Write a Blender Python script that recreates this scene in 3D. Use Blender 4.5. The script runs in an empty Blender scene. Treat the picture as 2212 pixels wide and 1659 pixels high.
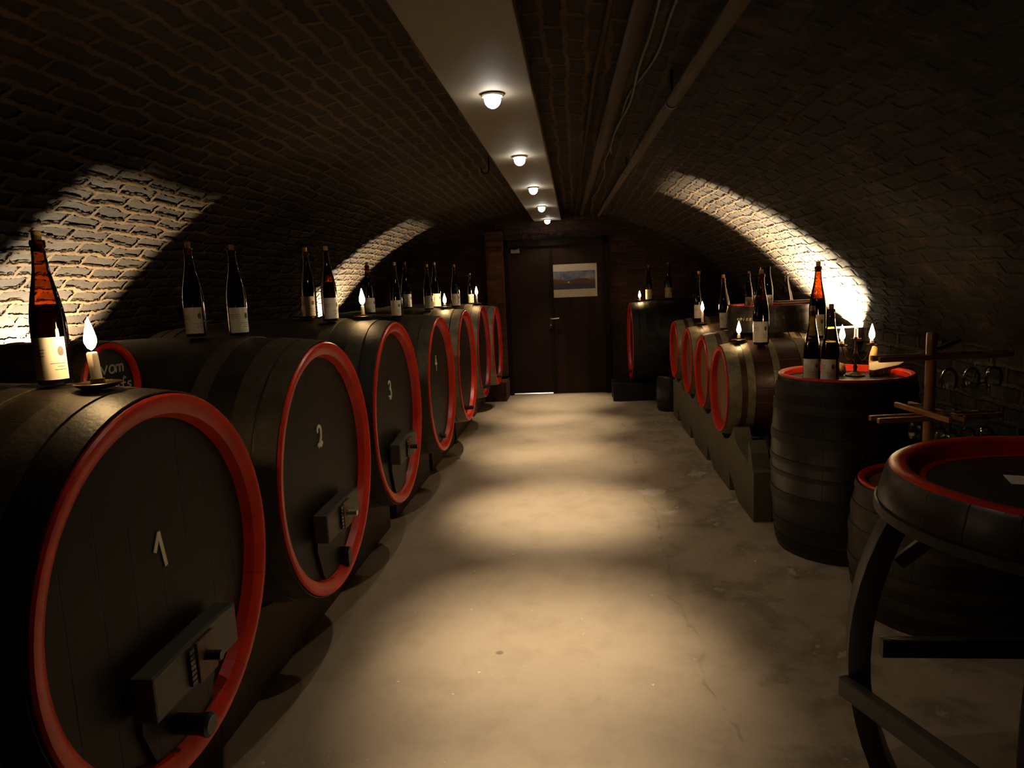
import bpy, bmesh, math, random
from mathutils import Vector, Matrix, noise
random.seed(7)
SC = bpy.context.scene
COL = SC.collection
PI = math.pi

# ------------------------------------------------------------------ view
SC.view_settings.view_transform = 'Standard'
SC.view_settings.look = 'None'
SC.view_settings.exposure = 0.0
SC.view_settings.gamma = 1.0
SC.view_settings.use_curve_mapping = False
w = bpy.data.worlds.new('cellar_dark'); SC.world = w
w.use_nodes = True
w.node_tree.nodes['Background'].inputs[0].default_value = (0.9, 0.75, 0.55, 1)
w.node_tree.nodes['Background'].inputs[1].default_value = 0.0006

cy = SC.cycles
cy.max_bounces = 5; cy.diffuse_bounces = 3; cy.glossy_bounces = 3; cy.transmission_bounces = 4; cy.transparent_max_bounces = 14
cy.sample_clamp_indirect = 3.0
cy.use_adaptive_sampling = True; cy.adaptive_threshold = 0.055; cy.adaptive_min_samples = 16
cy.light_sampling_threshold = 0.01
cy.caustics_reflective = False; cy.caustics_refractive = False

# ------------------------------------------------------------------ materials
class NT:
    def __init__(s, name):
        s.m = bpy.data.materials.new(name); s.m.use_nodes = True
        s.t = s.m.node_tree; s.n = s.t.nodes; s.l = s.t.links
        s.n.clear()
        s.out = s.n.new('ShaderNodeOutputMaterial')
    def node(s, typ, inp=None, **kw):
        nd = s.n.new('ShaderNode' + typ)
        for k, v in kw.items(): setattr(nd, k, v)
        for k, v in (inp or {}).items():
            if hasattr(v, 'is_output'): s.l.new(v, nd.inputs[k])
            else: nd.inputs[k].default_value = v
        return nd
    def math(s, op, a, b=0.0, c=0.0):
        return s.node('Math', {0: a, 1: b, 2: c}, operation=op).outputs[0]
    def mix(s, fac, a, b, mode='MIX'):
        nd = s.node('Mix', data_type='RGBA', blend_type=mode)
        for i, v in ((0, fac), (6, a), (7, b)):
            if hasattr(v, 'is_output'): s.l.new(v, nd.inputs[i])
            else: nd.inputs[i].default_value = v
        return nd.outputs[2]
    def ramp(s, fac, stops):
        nd = s.n.new('ShaderNodeValToRGB'); s.l.new(fac, nd.inputs[0])
        cr = nd.color_ramp
        while len(cr.elements) < len(stops): cr.elements.new(0.5)
        for e, (p, c) in zip(cr.elements, stops):
            e.position = p; e.color = c if len(c) == 4 else (*c, 1)
        return nd.outputs[0]
    def step(s, fac, lo, hi):
        nd = s.node('MapRange', {0: fac, 1: lo, 2: hi, 3: 0.0, 4: 1.0}, clamp=True)
        return nd.outputs[0]
    def noise(s, vec, scale, detail=4.0, rough=0.55, dist=0.0):
        return s.node('TexNoise', {'Vector': vec, 'Scale': scale, 'Detail': detail, 'Roughness': rough, 'Distortion': dist})
    def obj(s): return s.node('TexCoord').outputs['Object']
    def uv(s): return s.node('TexCoord').outputs['UV']
    def geo(s): return s.node('NewGeometry').outputs['Position']
    def bump(s, h, strength=0.5, dist=0.01, normal=None):
        i = {'Height': h, 'Strength': strength, 'Distance': dist}
        if normal is not None: i['Normal'] = normal
        return s.node('Bump', i).outputs[0]
    def bsdf(s, color, rough=0.5, metal=0.0, normal=None, spec=0.5):
        b = s.node('BsdfPrincipled', {'Roughness': rough, 'Metallic': metal, 'Specular IOR Level': spec})
        if hasattr(color, 'is_output'): s.l.new(color, b.inputs['Base Color'])
        else: b.inputs['Base Color'].default_value = (*color[:3], 1)
        if normal is not None: s.l.new(normal, b.inputs['Normal'])
        s.l.new(b.outputs[0], s.out.inputs[0])
        return s.m

def c4(r, g, b): return (r, g, b, 1.0)

def mat_plain(name, col, rough=0.5, metal=0.0, var=0.25, scale=25, spec=0.5, bump=0.15):
    t = NT(name); p = t.obj()
    n = t.noise(p, scale, 5)
    dark = tuple(c * (1 - var) for c in col); lite = tuple(min(1, c * (1 + var)) for c in col)
    col_s = t.mix(n.outputs[0], c4(*dark), c4(*lite))
    return t.bsdf(col_s, rough, metal, t.bump(n.outputs[0], bump, 0.004), spec)

def mat_stave(name, col, count=30, rough=0.5, dust=0.3, dustcol=(0.16, 0.13, 0.09)):
    """staves: UV u runs round the cask, v along it"""
    t = NT(name); uv = t.uv(); sep = t.node('SeparateXYZ', {0: uv})
    k = t.math('MULTIPLY', sep.outputs[0], count)
    cell = t.math('FLOOR', k); fr = t.math('FRACT', k)
    wn = t.node('TexWhiteNoise', {'W': cell}, noise_dimensions='1D').outputs[0]
    grain = t.noise(t.node('Mapping', {0: t.obj(), 3: (30, 30, 4)}).outputs[0], 2.0, 6, 0.6)
    base = t.mix(wn, c4(*[c * 0.7 for c in col]), c4(*[c * 1.3 for c in col]))
    base = t.mix(t.math('MULTIPLY', grain.outputs[0], 0.55), base, c4(*[c * 0.35 for c in col]))
    edge = t.math('ABSOLUTE', t.math('SUBTRACT', fr, 0.5))
    seam = t.step(edge, 0.485, 0.5)
    dn = t.noise(t.obj(), 5.0, 6, 0.65)
    d = t.math('MULTIPLY', t.step(dn.outputs[0], 0.5, 0.75), dust)
    base = t.mix(d, base, c4(*dustcol))
    base = t.mix(seam, base, c4(0.004, 0.003, 0.002))
    h = t.math('SUBTRACT', t.math('MULTIPLY', grain.outputs[0], 0.3), seam)
    return t.bsdf(base, rough, 0, t.bump(h, 0.5, 0.004))

def mat_head(name, col, width=0.11, rough=0.5, spec=0.5, ax=1):
    """planked cask head, joints run up the head (local x)"""
    t = NT(name); p = t.obj(); sep = t.node('SeparateXYZ', {0: p})
    k = t.math('DIVIDE', sep.outputs[ax], width)
    cell = t.math('FLOOR', k); fr = t.math('FRACT', k)
    wn = t.node('TexWhiteNoise', {'W': cell}, noise_dimensions='1D').outputs[0]
    grain = t.noise(t.node('Mapping', {0: p, 3: (3, 40, 30) if ax == 1 else (40, 40, 3)}).outputs[0], 2.0, 6, 0.6)
    base = t.mix(wn, c4(*[c * 0.8 for c in col]), c4(*[c * 1.25 for c in col]))
    base = t.mix(t.math('MULTIPLY', grain.outputs[0], 0.6), base, c4(*[c * 0.4 for c in col]))
    edge = t.math('ABSOLUTE', t.math('SUBTRACT', fr, 0.5))
    seam = t.step(edge, 0.485, 0.5)
    base = t.mix(seam, base, c4(*[c * 0.25 for c in col]))
    h = t.math('SUBTRACT', t.math('MULTIPLY', grain.outputs[0], 0.3), seam)
    return t.bsdf(base, rough, 0, t.bump(h, 0.35, 0.004), spec)

def mat_red(name, col=(0.58, 0.024, 0.004)):
    t = NT(name); p = t.obj()
    n = t.noise(p, 7, 6, 0.6); f = t.noise(p, 60, 3)
    c = t.mix(t.step(n.outputs[0], 0.35, 0.7), c4(*[x * 0.72 for x in col]), c4(*[x * 1.15 for x in col]))
    uvk = t.math('MULTIPLY', t.node('SeparateXYZ', {0: t.uv()}).outputs[0], 31.0)
    jt = t.step(t.math('ABSOLUTE', t.math('SUBTRACT', t.math('FRACT', uvk), 0.5)), 0.487, 0.497)
    pick = t.step(t.node('TexWhiteNoise', {'W': t.math('FLOOR', t.math('ADD', uvk, 0.5))}, noise_dimensions='1D').outputs[0], 0.55, 0.56)
    c = t.mix(t.math('MULTIPLY', t.math('MULTIPLY', jt, pick), 0.8), c, c4(0.03, 0.004, 0.002))
    chip = t.math('MULTIPLY', t.step(t.noise(p, 20, 7, 0.7).outputs[0], 0.69, 0.72), 0.7)
    c = t.mix(chip, c, c4(0.03, 0.012, 0.008))
    return t.bsdf(c, 0.36, 0, t.bump(f.outputs[0], 0.12, 0.003), 0.3)

def mat_hoop(name, col, metal=0.35, rough=0.5):
    t = NT(name); p = t.obj()
    n = t.noise(p, 14, 7, 0.7); n2 = t.noise(p, 70, 4)
    c = t.mix(t.step(n.outputs[0], 0.35, 0.65), c4(*[x * 0.55 for x in col]), c4(*[x * 1.25 for x in col]))
    return t.bsdf(c, rough, metal, t.bump(n2.outputs[0], 0.35, 0.003))

def mat_wood(name, col, rough=0.6, axis=0, scale=1.0, spec=0.4):
    t = NT(name); p = t.obj()
    sc = [28 * scale] * 3; sc[axis] = 2.5 * scale
    g = t.noise(t.node('Mapping', {0: p, 3: tuple(sc)}).outputs[0], 1.6, 6, 0.6)
    b = t.noise(p, 5, 4)
    c = t.mix(g.outputs[0], c4(*[x * 0.45 for x in col]), c4(*[x * 1.35 for x in col]))
    c = t.mix(t.math('MULTIPLY', b.outputs[0], 0.5), c, c4(*[x * 0.6 for x in col]))
    return t.bsdf(c, rough, 0, t.bump(g.outputs[0], 0.35, 0.004), spec)

def mat_stone(name, stone, mortar, bw=0.26, bh=0.085, mort=0.016, warp=0.03, rough=0.9, bumpd=0.03, painted_dark=0.0, relief=0.0, relief_in=False):
    """hand-laid stones, courses along UV u"""
    t = NT(name); uv = t.uv()
    n = t.noise(t.node('Mapping', {0: uv, 3: (1, 1, 1)}).outputs[0], 4.2, 3, 0.6)
    off = t.node('VectorMath', {0: n.outputs[1], 1: (0.5, 0.5, 0.5)}, operation='SUBTRACT')
    off = t.node('VectorMath', {0: off.outputs[0], 3: warp * 2.4}, operation='SCALE')
    n1 = t.noise(uv, 22, 3, 0.6)
    off1 = t.node('VectorMath', {0: n1.outputs[1], 1: (0.5, 0.5, 0.5)}, operation='SUBTRACT')
    off1 = t.node('VectorMath', {0: off1.outputs[0], 3: warp * 0.9}, operation='SCALE')
    v = t.node('VectorMath', {0: uv, 1: off.outputs[0]}, operation='ADD')
    v = t.node('VectorMath', {0: v.outputs[0], 1: off1.outputs[0]}, operation='ADD')
    br = t.node('TexBrick', {'Vector': v.outputs[0], 'Color1': c4(0, 0, 0), 'Color2': c4(1, 1, 1), 'Mortar': c4(0.5, 0.5, 0.5),
                             'Scale': 1.0, 'Mortar Size': mort, 'Mortar Smooth': 0.55, 'Bias': 0.0, 'Brick Width': bw, 'Row Height': bh})
    br.offset = 0.5; br.offset_frequency = 2; br.squash = 1.0
    n2 = t.noise(uv, 40, 7, 0.7); n3 = t.noise(uv, 2.3, 5, 0.6)
    cs = t.mix(br.outputs[0], c4(*[x * 0.55 for x in stone]), c4(*[x * 1.35 for x in stone]))
    cs = t.mix(n2.outputs[0], t.mix(0.55, cs, c4(0, 0, 0)), cs)
    cm = t.mix(n2.outputs[0], c4(*[x * 0.6 for x in mortar]), c4(*[x * 1.3 for x in mortar]))
    c = t.mix(br.outputs['Fac'], cs, cm)
    c = t.mix(t.math('MULTIPLY', t.step(n3.outputs[0], 0.4, 0.7), 0.45), c, c4(*[x * 0.4 for x in stone]))
    if painted_dark:   # right half: dark rough masonry, darkened further to stand in for dim light
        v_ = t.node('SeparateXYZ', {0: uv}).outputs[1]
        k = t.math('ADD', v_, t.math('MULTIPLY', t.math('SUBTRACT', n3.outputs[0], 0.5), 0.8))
        k = t.math('MULTIPLY', t.step(k, 0.45, 1.0), painted_dark)
        far = t.step(t.node('SeparateXYZ', {0: uv}).outputs[0], 4.6, 5.5)  # darkening eased farther back so the uplit band stays bright
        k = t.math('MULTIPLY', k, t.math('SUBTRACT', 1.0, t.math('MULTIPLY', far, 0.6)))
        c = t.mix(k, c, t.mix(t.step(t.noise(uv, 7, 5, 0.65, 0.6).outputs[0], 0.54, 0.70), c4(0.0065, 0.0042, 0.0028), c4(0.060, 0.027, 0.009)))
    # some stones stand proud, some joints are raked out
    hn = t.noise(uv, 9, 2)
    h = t.math('MULTIPLY', t.math('SUBTRACT', 1.0, br.outputs['Fac']), 0.8)
    h = t.math('ADD', h, t.math('MULTIPLY', n2.outputs[0], 0.35))
    h = t.math('ADD', h, t.math('MULTIPLY', hn.outputs[0], 0.9))
    m_ = t.bsdf(c, rough, 0, t.bump(h, 1.0, bumpd), 0.3)
    if relief:
        flat = t.node('MapRange', {0: t.math('ABSOLUTE', t.math('ADD', t.node('SeparateXYZ', {0: uv}).outputs[1], 0.1)), 1: 0.7, 2: 1.7, 3: 0.25, 4: 1.0}).outputs[0]
        if painted_dark: flat = t.math('MULTIPLY', flat, t.math('SUBTRACT', 1.0, t.math('MULTIPLY', k, 0.6)))
        dn = t.node('Displacement', {'Height': t.math('MULTIPLY', flat, t.math('ADD', t.math('MULTIPLY', t.math('SUBTRACT', 1.0, br.outputs['Fac']), 0.8), t.math('MULTIPLY', hn.outputs[0], 0.3))), 'Midlevel': 0.3, 'Scale': -relief if relief_in else relief})
        t.l.new(dn.outputs[0], t.out.inputs['Displacement']); m_.displacement_method = 'BOTH'
    return m_

def mat_emit(name, col, strength):
    t = NT(name)
    t.m.cycles.emission_sampling = 'NONE'   # each flame and bulb has its own lamp beside it
    e = t.node('Emission', {0: c4(*col), 1: strength}); t.l.new(e.outputs[0], t.out.inputs[0])
    return t.m

def mat_thin_glass(name, tint, gloss=0.06, ior=1.5):
    """blown glass wall: tinted see-through with a mirror sheen"""
    t = NT(name)
    fr = t.node('Fresnel', {0: ior}).outputs[0]
    tr = t.node('BsdfTransparent', {0: c4(*tint)}); gl = t.node('BsdfGlossy', {0: c4(1, 1, 1), 1: gloss})
    mx = t.node('MixShader', {0: fr, 1: tr.outputs[0], 2: gl.outputs[0]})
    t.l.new(mx.outputs[0], t.out.inputs[0])
    return t.m

def mat_floor():
    t = NT('worn_concrete'); p = t.geo()
    big = t.noise(p, 0.9, 6, 0.6, 0.4); mid = t.noise(p, 4.5, 6, 0.65); fine = t.noise(p, 60, 4, 0.6)
    c = t.mix(big.outputs[0], c4(0.31, 0.24, 0.165), c4(0.45, 0.36, 0.255))
    c = t.mix(t.math('MULTIPLY', t.step(mid.outputs[0], 0.48, 0.72), 0.5), c, c4(0.24, 0.18, 0.11))
    c = t.mix(t.math('MULTIPLY', fine.outputs[0], 0.25), c, c4(0.2, 0.155, 0.1))
    sep = t.node('SeparateXYZ', {0: p})
    # damp, flaking strip along the right-hand row with a wandering crack
    wob = t.noise(p, 1.7, 4, 0.6)
    xw = t.math('ADD', sep.outputs[0], t.math('MULTIPLY', t.math('SUBTRACT', wob.outputs[0], 0.5), 0.35))
    strip = t.step(xw, 0.30, 0.62)
    fl = t.noise(p, 2.6, 9, 0.66, 0.15)
    c = t.mix(t.math('MULTIPLY', t.math('MULTIPLY', t.step(fl.outputs[0], 0.50, 0.58), strip), 0.62), c, c4(0.15, 0.115, 0.075))
    pale = t.math('MULTIPLY', t.math('MULTIPLY', t.step(fl.outputs[0], 0.60, 0.63), t.step(fl.outputs[0], 0.70, 0.66)), strip)
    c = t.mix(t.math('MULTIPLY', pale, 0.8), c, c4(0.5, 0.43, 0.33))
    crack = t.step(t.math('ABSOLUTE', t.math('SUBTRACT', xw, 0.47)), 0.012, 0.003)
    crack = t.math('MULTIPLY', crack, t.math('MULTIPLY', t.step(mid.outputs[0], 0.45, 0.6), 0.55))
    c = t.mix(t.math('MULTIPLY', crack, 0.7), c, c4(0.1, 0.075, 0.05))
    # one pale patch of filler and one dark drip
    def blob(x, y, r, soft=0.6):
        d = t.node('VectorMath', {0: p, 1: (x, y, 0)}, operation='DISTANCE').outputs['Value']
        d = t.math('ADD', d, t.math('MULTIPLY', t.math('SUBTRACT', mid.outputs[0], 0.5), 3.2 * r))
        return t.step(d, r, r * soft)
    c = t.mix(t.math('MULTIPLY', blob(0.53, 5.0, 0.10), 0.7), c, c4(0.52, 0.45, 0.35))
    c = t.mix(t.math('MULTIPLY', blob(0.60, 4.55, 0.06), 0.6), c, c4(0.52, 0.45, 0.35))
    c = t.mix(t.math('MULTIPLY', blob(0.43, 6.6, 0.16), 0.45), c, c4(0.50, 0.43, 0.33))
    c = t.mix(t.math('MULTIPLY', blob(-0.37, 2.74, 0.022), 0.7), c, c4(0.1, 0.075, 0.05))
    c = t.mix(t.step(t.noise(p, 26, 2, 0.5).outputs[0], 0.745, 0.765), c, c4(0.55, 0.48, 0.38))
    h = t.math('ADD', t.math('MULTIPLY', mid.outputs[0], 0.6), t.math('MULTIPLY', fine.outputs[0], 0.3))
    h = t.math('SUBTRACT', h, t.math('MULTIPLY', crack, 0.8))
    return t.bsdf(c, 0.62, 0, t.bump(h, 0.35, 0.008), 0.35)

def mat_photo():
    """landscape print: cloudy sky, brown hills, dark water"""
    t = NT('landscape_print'); p = t.obj(); s = t.node('SeparateXYZ', {0: p})
    x, z = s.outputs[0], s.outputs[2]
    n = t.noise(p, 9, 5, 0.6); n2 = t.noise(p, 22, 4)
    sky = t.mix(t.step(n.outputs[0], 0.4, 0.62), c4(0.05, 0.08, 0.18), c4(0.24, 0.22, 0.23))
    ridge = t.math('ADD', t.math('MULTIPLY', t.math('SINE', t.math('MULTIPLY', x, 17.0)), 0.010), t.math('MULTIPLY', n.outputs[0], 0.03))
    ridge = t.math('ADD', ridge, 0.003)
    hill = t.mix(n2.outputs[0], c4(0.05, 0.025, 0.012), c4(0.11, 0.06, 0.025))
    c = t.mix(t.step(t.math('SUBTRACT', ridge, z), -0.004, 0.004), sky, hill)
    water = t.mix(n2.outputs[0], c4(0.018, 0.018, 0.035), c4(0.04, 0.035, 0.06))
    c = t.mix(t.step(z, -0.035, -0.045), c, water)
    d = t.node('VectorMath', {0: p, 1: (-0.07, 0, -0.022)}, operation='DISTANCE').outputs['Value']
    c = t.mix(t.step(d, 0.016, 0.010), c, c4(0.45, 0.42, 0.4))
    return t.bsdf(c, 0.45)

M = {}
M['vault'] = mat_stone('vault_stone', (0.038, 0.027, 0.020), (0.094, 0.058, 0.029), 0.25, 0.088, 0.018, 0.030, bumpd=0.012, painted_dark=0.96, relief=0.014)
M['wall'] = mat_stone('wall_stone', (0.020, 0.014, 0.010), (0.035, 0.024, 0.014), 0.28, 0.10, 0.018, 0.024)
M['brick'] = mat_stone('wall_brick', (0.055, 0.022, 0.012), (0.045, 0.033, 0.021), 0.24, 0.078, 0.010, 0.010)
M['pier'] = mat_stone('pier_brick_lit', (0.13, 0.045, 0.022), (0.08, 0.058, 0.036), 0.24, 0.078, 0.010, 0.010)  # wall brick in a lighter colour, painting candlelight onto the pier
M['floor'] = mat_floor()
M['oak'] = mat_stave('blackened_oak_staves', (0.016, 0.0115, 0.0066), 30, 0.45, 0.15)
M['oakgrey'] = mat_stave('greyed_oak_staves', (0.026, 0.020, 0.012), 30, 0.5, 0.25)
M['oakred'] = mat_stave('red_brown_oak_staves', (0.06, 0.022, 0.011), 22, 0.42, 0.2)
M['head'] = mat_head('dark_cask_head', (0.0105, 0.0082, 0.005), spec=0.2)
M['headwarm'] = mat_head('tan_cask_head', (0.20, 0.075, 0.018), 0.085)
M['red'] = mat_red('red_gloss_paint')
M['crimson'] = mat_red('crimson_paint', (0.40, 0.012, 0.018))
M['hoopblack'] = mat_hoop('blackened_iron_hoop', (0.018, 0.015, 0.011), 0.3, 0.5)
M['hoopdust'] = mat_hoop('dusty_iron_hoop', (0.048, 0.038, 0.022), 0.25, 0.55)
M['hoopgrey'] = mat_hoop('galvanised_hoop', (0.20, 0.175, 0.115), 0.3, 0.5)
M['chalk'] = mat_plain('cream_paint', (0.66, 0.60, 0.42), 0.8, 0, 0.15, 60)
M['greychalk'] = mat_plain('grey_chalk', (0.34, 0.31, 0.22), 0.9, 0, 0.4, 90)
M['bar'] = mat_wood('grey_hardwood_bar', (0.042, 0.037, 0.028), 0.5, 1)
M['rust'] = mat_wood('bare_brown_wood', (0.14, 0.075, 0.03), 0.6, 0)
M['iron'] = mat_plain('black_iron', (0.035, 0.033, 0.03), 0.4, 0.7, 0.4, 40)
M['steel'] = mat_plain('worn_steel', (0.32, 0.30, 0.27), 0.32, 0.9, 0.3, 40)
M['support'] = mat_wood('rack_timber_brown', (0.075, 0.05, 0.026), 0.75, 1)
M['stand'] = mat_wood('stand_timber_grey', (0.125, 0.105, 0.058), 0.7, 1)
M['blackwood'] = mat_wood('black_tarred_wood', (0.011, 0.0095, 0.008), 0.42, 2)
M['tablehead'] = mat_head('table_head_boards', (0.030, 0.025, 0.018), 0.09, 0.36)
M['blackstave'] = mat_stave('tarred_staves', (0.013, 0.0115, 0.010), 26, 0.34, 0.08)
M['pine'] = mat_wood('honey_pine', (0.34, 0.15, 0.036), 0.5, 2)
M['pinex'] = mat_wood('honey_pine_arm', (0.34, 0.15, 0.036), 0.5, 0)
M['amber'] = mat_thin_glass('amber_glass', (0.52, 0.20, 0.045))
M['darkamber'] = mat_thin_glass('dark_amber_glass', (0.40, 0.13, 0.02))
M['green'] = mat_thin_glass('green_glass', (0.45, 0.38, 0.10))
M['clear'] = mat_thin_glass('clear_glass', (0.95, 0.95, 0.93), 0.09, 1.45)
M['wine'] = mat_thin_glass('dark_wine', (0.10, 0.025, 0.006), 0.1, 1.2)
M['paper'] = mat_plain('cream_label_paper', (0.74, 0.68, 0.54), 0.75, 0, 0.06, 50, bump=0.03)
M['ink'] = mat_plain('label_ink', (0.12, 0.10, 0.09), 0.8, 0, 0.2, 80, bump=0)
M['cork'] = mat_plain('cork', (0.50, 0.32, 0.14), 0.85, 0, 0.3, 120)
M['capsule'] = mat_plain('dark_capsule', (0.05, 0.035, 0.03), 0.4, 0.2, 0.3, 50)
M['wax'] = NT('ivory_wax')
_b = M['wax'].node('BsdfPrincipled', {'Base Color': c4(0.82, 0.74, 0.58), 'Roughness': 0.5, 'Subsurface Weight': 0.35, 'Subsurface Radius': (0.02, 0.012, 0.006), 'Subsurface Scale': 0.5})
M['wax'].l.new(_b.outputs[0], M['wax'].out.inputs[0]); M['wax'] = M['wax'].m
M['flame'] = mat_emit('candle_flame', (1.0, 0.70, 0.34), 55)
M['bulb'] = mat_emit('halogen_bulb', (1.0, 0.93, 0.80), 60)
M['tube'] = mat_emit('uplight_bulb', (1.0, 0.80, 0.52), 30)
M['chrome'] = mat_plain('lamp_ring_metal', (0.55, 0.52, 0.47), 0.3, 0.8, 0.1, 30)
M['panel'] = mat_plain('grey_plaster_board', (0.17, 0.14, 0.10), 0.75, 0, 0.12, 3, bump=0.05)
M['pipe'] = mat_plain('grey_brown_pipe', (0.085, 0.060, 0.034), 0.85, 0, 0.25, 8, 0.15)
M['pipedark'] = mat_plain('dark_brown_pipe', (0.050, 0.028, 0.012), 0.85, 0, 0.35, 8, 0.15)
M['cable'] = mat_plain('grey_cable', (0.09, 0.07, 0.048), 0.6, 0, 0.2, 20)
M['door'] = mat_head('dark_door_boards', (0.024, 0.0115, 0.006), 0.105, 0.7, 0.12, 0)
M['doorframe'] = mat_wood('dark_door_frame', (0.011, 0.0065, 0.004), 0.8, 2, 1.0, 0.1)
M['poster'] = mat_plain('poster_paper', (0.48, 0.42, 0.31), 0.6, 0, 0.05, 12, bump=0.02)
M['photo'] = mat_photo()
M['bread'] = mat_plain('bread_crust', (0.55, 0.36, 0.15), 0.8, 0, 0.35, 30, bump=0.6)
M['slab'] = mat_plain('pale_board_wood', (0.50, 0.37, 0.19), 0.65, 0, 0.25, 20, bump=0.2)
M['greyboard'] = mat_wood('weathered_slat', (0.33, 0.27, 0.20), 0.7, 0)
M['bronze'] = mat_plain('dark_bronze', (0.10, 0.06, 0.035), 0.32, 0.85, 0.3, 40)
M['lampblack'] = mat_plain('lamp_housing_black', (0.02, 0.02, 0.02), 0.6, 0.2, 0.2, 30)
M['gasket'] = mat_plain('threshold_metal', (0.4, 0.38, 0.33), 0.4, 0.6, 0.2, 30)

# ------------------------------------------------------------------ mesh helpers
class B:
    """collects shapes, then links them as one mesh object"""
    def __init__(s): s.v = []; s.f = []; s.uv = {}
    def add(s, verts, faces, uvs=None):
        o = len(s.v); s.v += [tuple(v) for v in verts]
        for i, f in enumerate(faces):
            s.f.append(tuple(o + k for k in f))
            if uvs: s.uv[len(s.f) - 1] = uvs[i]
        return s
    def box(s, x0, x1, y0, y1, z0, z1):
        p = [(x, y, z) for z in (z0, z1) for y in (y0, y1) for x in (x0, x1)]
        return s.add(p, [(0, 2, 3, 1), (4, 5, 7, 6), (0, 1, 5, 4), (2, 6, 7, 3), (0, 4, 6, 2), (1, 3, 7, 5)])
    def obox(s, a, b, wdt, hgt, up=(0, 0, 1)):
        """a bar from a to b, wdt across, hgt along up"""
        a, b = Vector(a), Vector(b); d = (b - a).normalized(); u = Vector(up)
        sd = d.cross(u).normalized(); u = sd.cross(d).normalized()
        p = []
        for q in (a, b):
            for su, ss in ((-1, -1), (-1, 1), (1, 1), (1, -1)):
                p.append(q + u * su * hgt / 2 + sd * ss * wdt / 2)
        return s.add(p, [(3, 2, 1, 0), (4, 5, 6, 7), (0, 1, 5, 4), (1, 2, 6, 5), (2, 3, 7, 6), (3, 0, 4, 7)])
    def lathe(s, prof, seg=32, close=False, vscale=1.0):
        """revolve (r, z) about z; r = 0 ends close with a fan. UV u = angle, v = length"""
        base = len(s.v); rows = []
        for r, z in prof:
            if r <= 1e-9: rows.append([len(s.v)]); s.v.append((0, 0, z))
            else:
                rows.append(list(range(len(s.v), len(s.v) + seg)))
                s.v += [(r * math.cos(2 * PI * k / seg), r * math.sin(2 * PI * k / seg), z) for k in range(seg)]
        L = 0
        pairs = list(zip(range(len(prof) - 1), range(1, len(prof))))
        if close: pairs.append((len(prof) - 1, 0))
        for i, j in pairs:
            l2 = L + math.hypot(prof[j][0] - prof[i][0], prof[j][1] - prof[i][1])
            A, C = rows[i], rows[j]
            for k in range(seg):
                n = (k + 1) % seg; u0, u1 = k / seg, (k + 1) / seg
                if len(A) == 1 and len(C) == 1: continue
                if len(A) == 1: f = (A[0], C[n], C[k]); u = [(u0, L), (u1, l2), (u0, l2)]
                elif len(C) == 1: f = (A[k], A[n], C[0]); u = [(u0, L), (u1, L), (u0, l2)]
                else: f = (A[k], A[n], C[n], C[k]); u = [(u0, L), (u1, L), (u1, l2), (u0, l2)]
                s.f.append(f); s.uv[len(s.f) - 1] = u
            L = l2
        return s
    def tube(s, pts, r, seg=10, cap=True):
        pts = [Vector(p) for p in pts]; rr = r if isinstance(r, (list, tuple)) else [r] * len(pts)
        base = len(s.v); n0 = None
        for i, p in enumerate(pts):
            d = (pts[min(i + 1, len(pts) - 1)] - pts[max(i - 1, 0)]).normalized()
            if n0 is None:
                n0 = d.orthogonal().normalized()
            n0 = (n0 - d * n0.dot(d)).normalized(); b = d.cross(n0)
            for k in range(seg):
                a = 2 * PI * k / seg
                s.v.append(tuple(p + (n0 * math.cos(a) + b * math.sin(a)) * rr[i]))
        for i in range(len(pts) - 1):
            for k in range(seg):
                n = (k + 1) % seg
                s.f.append((base + i * seg + k, base + i * seg + n, base + (i + 1) * seg + n, base + (i + 1) * seg + k))
        if cap:
            s.f.append(tuple(base + k for k in reversed(range(seg))))
            e = base + (len(pts) - 1) * seg
            s.f.append(tuple(e + k for k in range(seg)))
        return s
    def prism(s, poly, t0, t1, frame):
        """extrude 2-D polygon; frame(a, b, t) -> point"""
        n = len(poly)
        p = [frame(a, b, t0) for a, b in poly] + [frame(a, b, t1) for a, b in poly]
        f = [tuple(range(n - 1, -1, -1)), tuple(range(n, 2 * n))]
        f += [(k, (k + 1) % n, n + (k + 1) % n, n + k) for k in range(n)]
        return s.add(p, f)
    def build(s, name, mat, parent=None, smooth=40, bevel=0.0, loc=None):
        me = bpy.data.meshes.new(name); me.from_pydata(s.v, [], s.f)
        if s.uv:
            ul = me.uv_layers.new(name='UVMap')
            for i, us in s.uv.items():
                po = me.polygons[i]
                for k, li in enumerate(po.loop_indices): ul.data[li].uv = us[k]
        bm = bmesh.new(); bm.from_mesh(me)
        bmesh.ops.recalc_face_normals(bm, faces=bm.faces)
        if bevel > 0:
            es = [e for e in bm.edges if len(e.link_faces) == 2 and e.calc_face_angle(0) > 0.6]
            bmesh.ops.bevel(bm, geom=es, offset=bevel, segments=2, affect='EDGES', profile=0.6, clamp_overlap=True)
        bm.to_mesh(me); bm.free()
        me.materials.append(mat)
        if smooth:
            for p in me.polygons: p.use_smooth = True
            me.set_sharp_from_angle(angle=math.radians(smooth))
        o = bpy.data.objects.new(name, me); COL.objects.link(o)
        if parent is not None: o.parent = parent
        if loc is not None: o.location = loc
        return o

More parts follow.
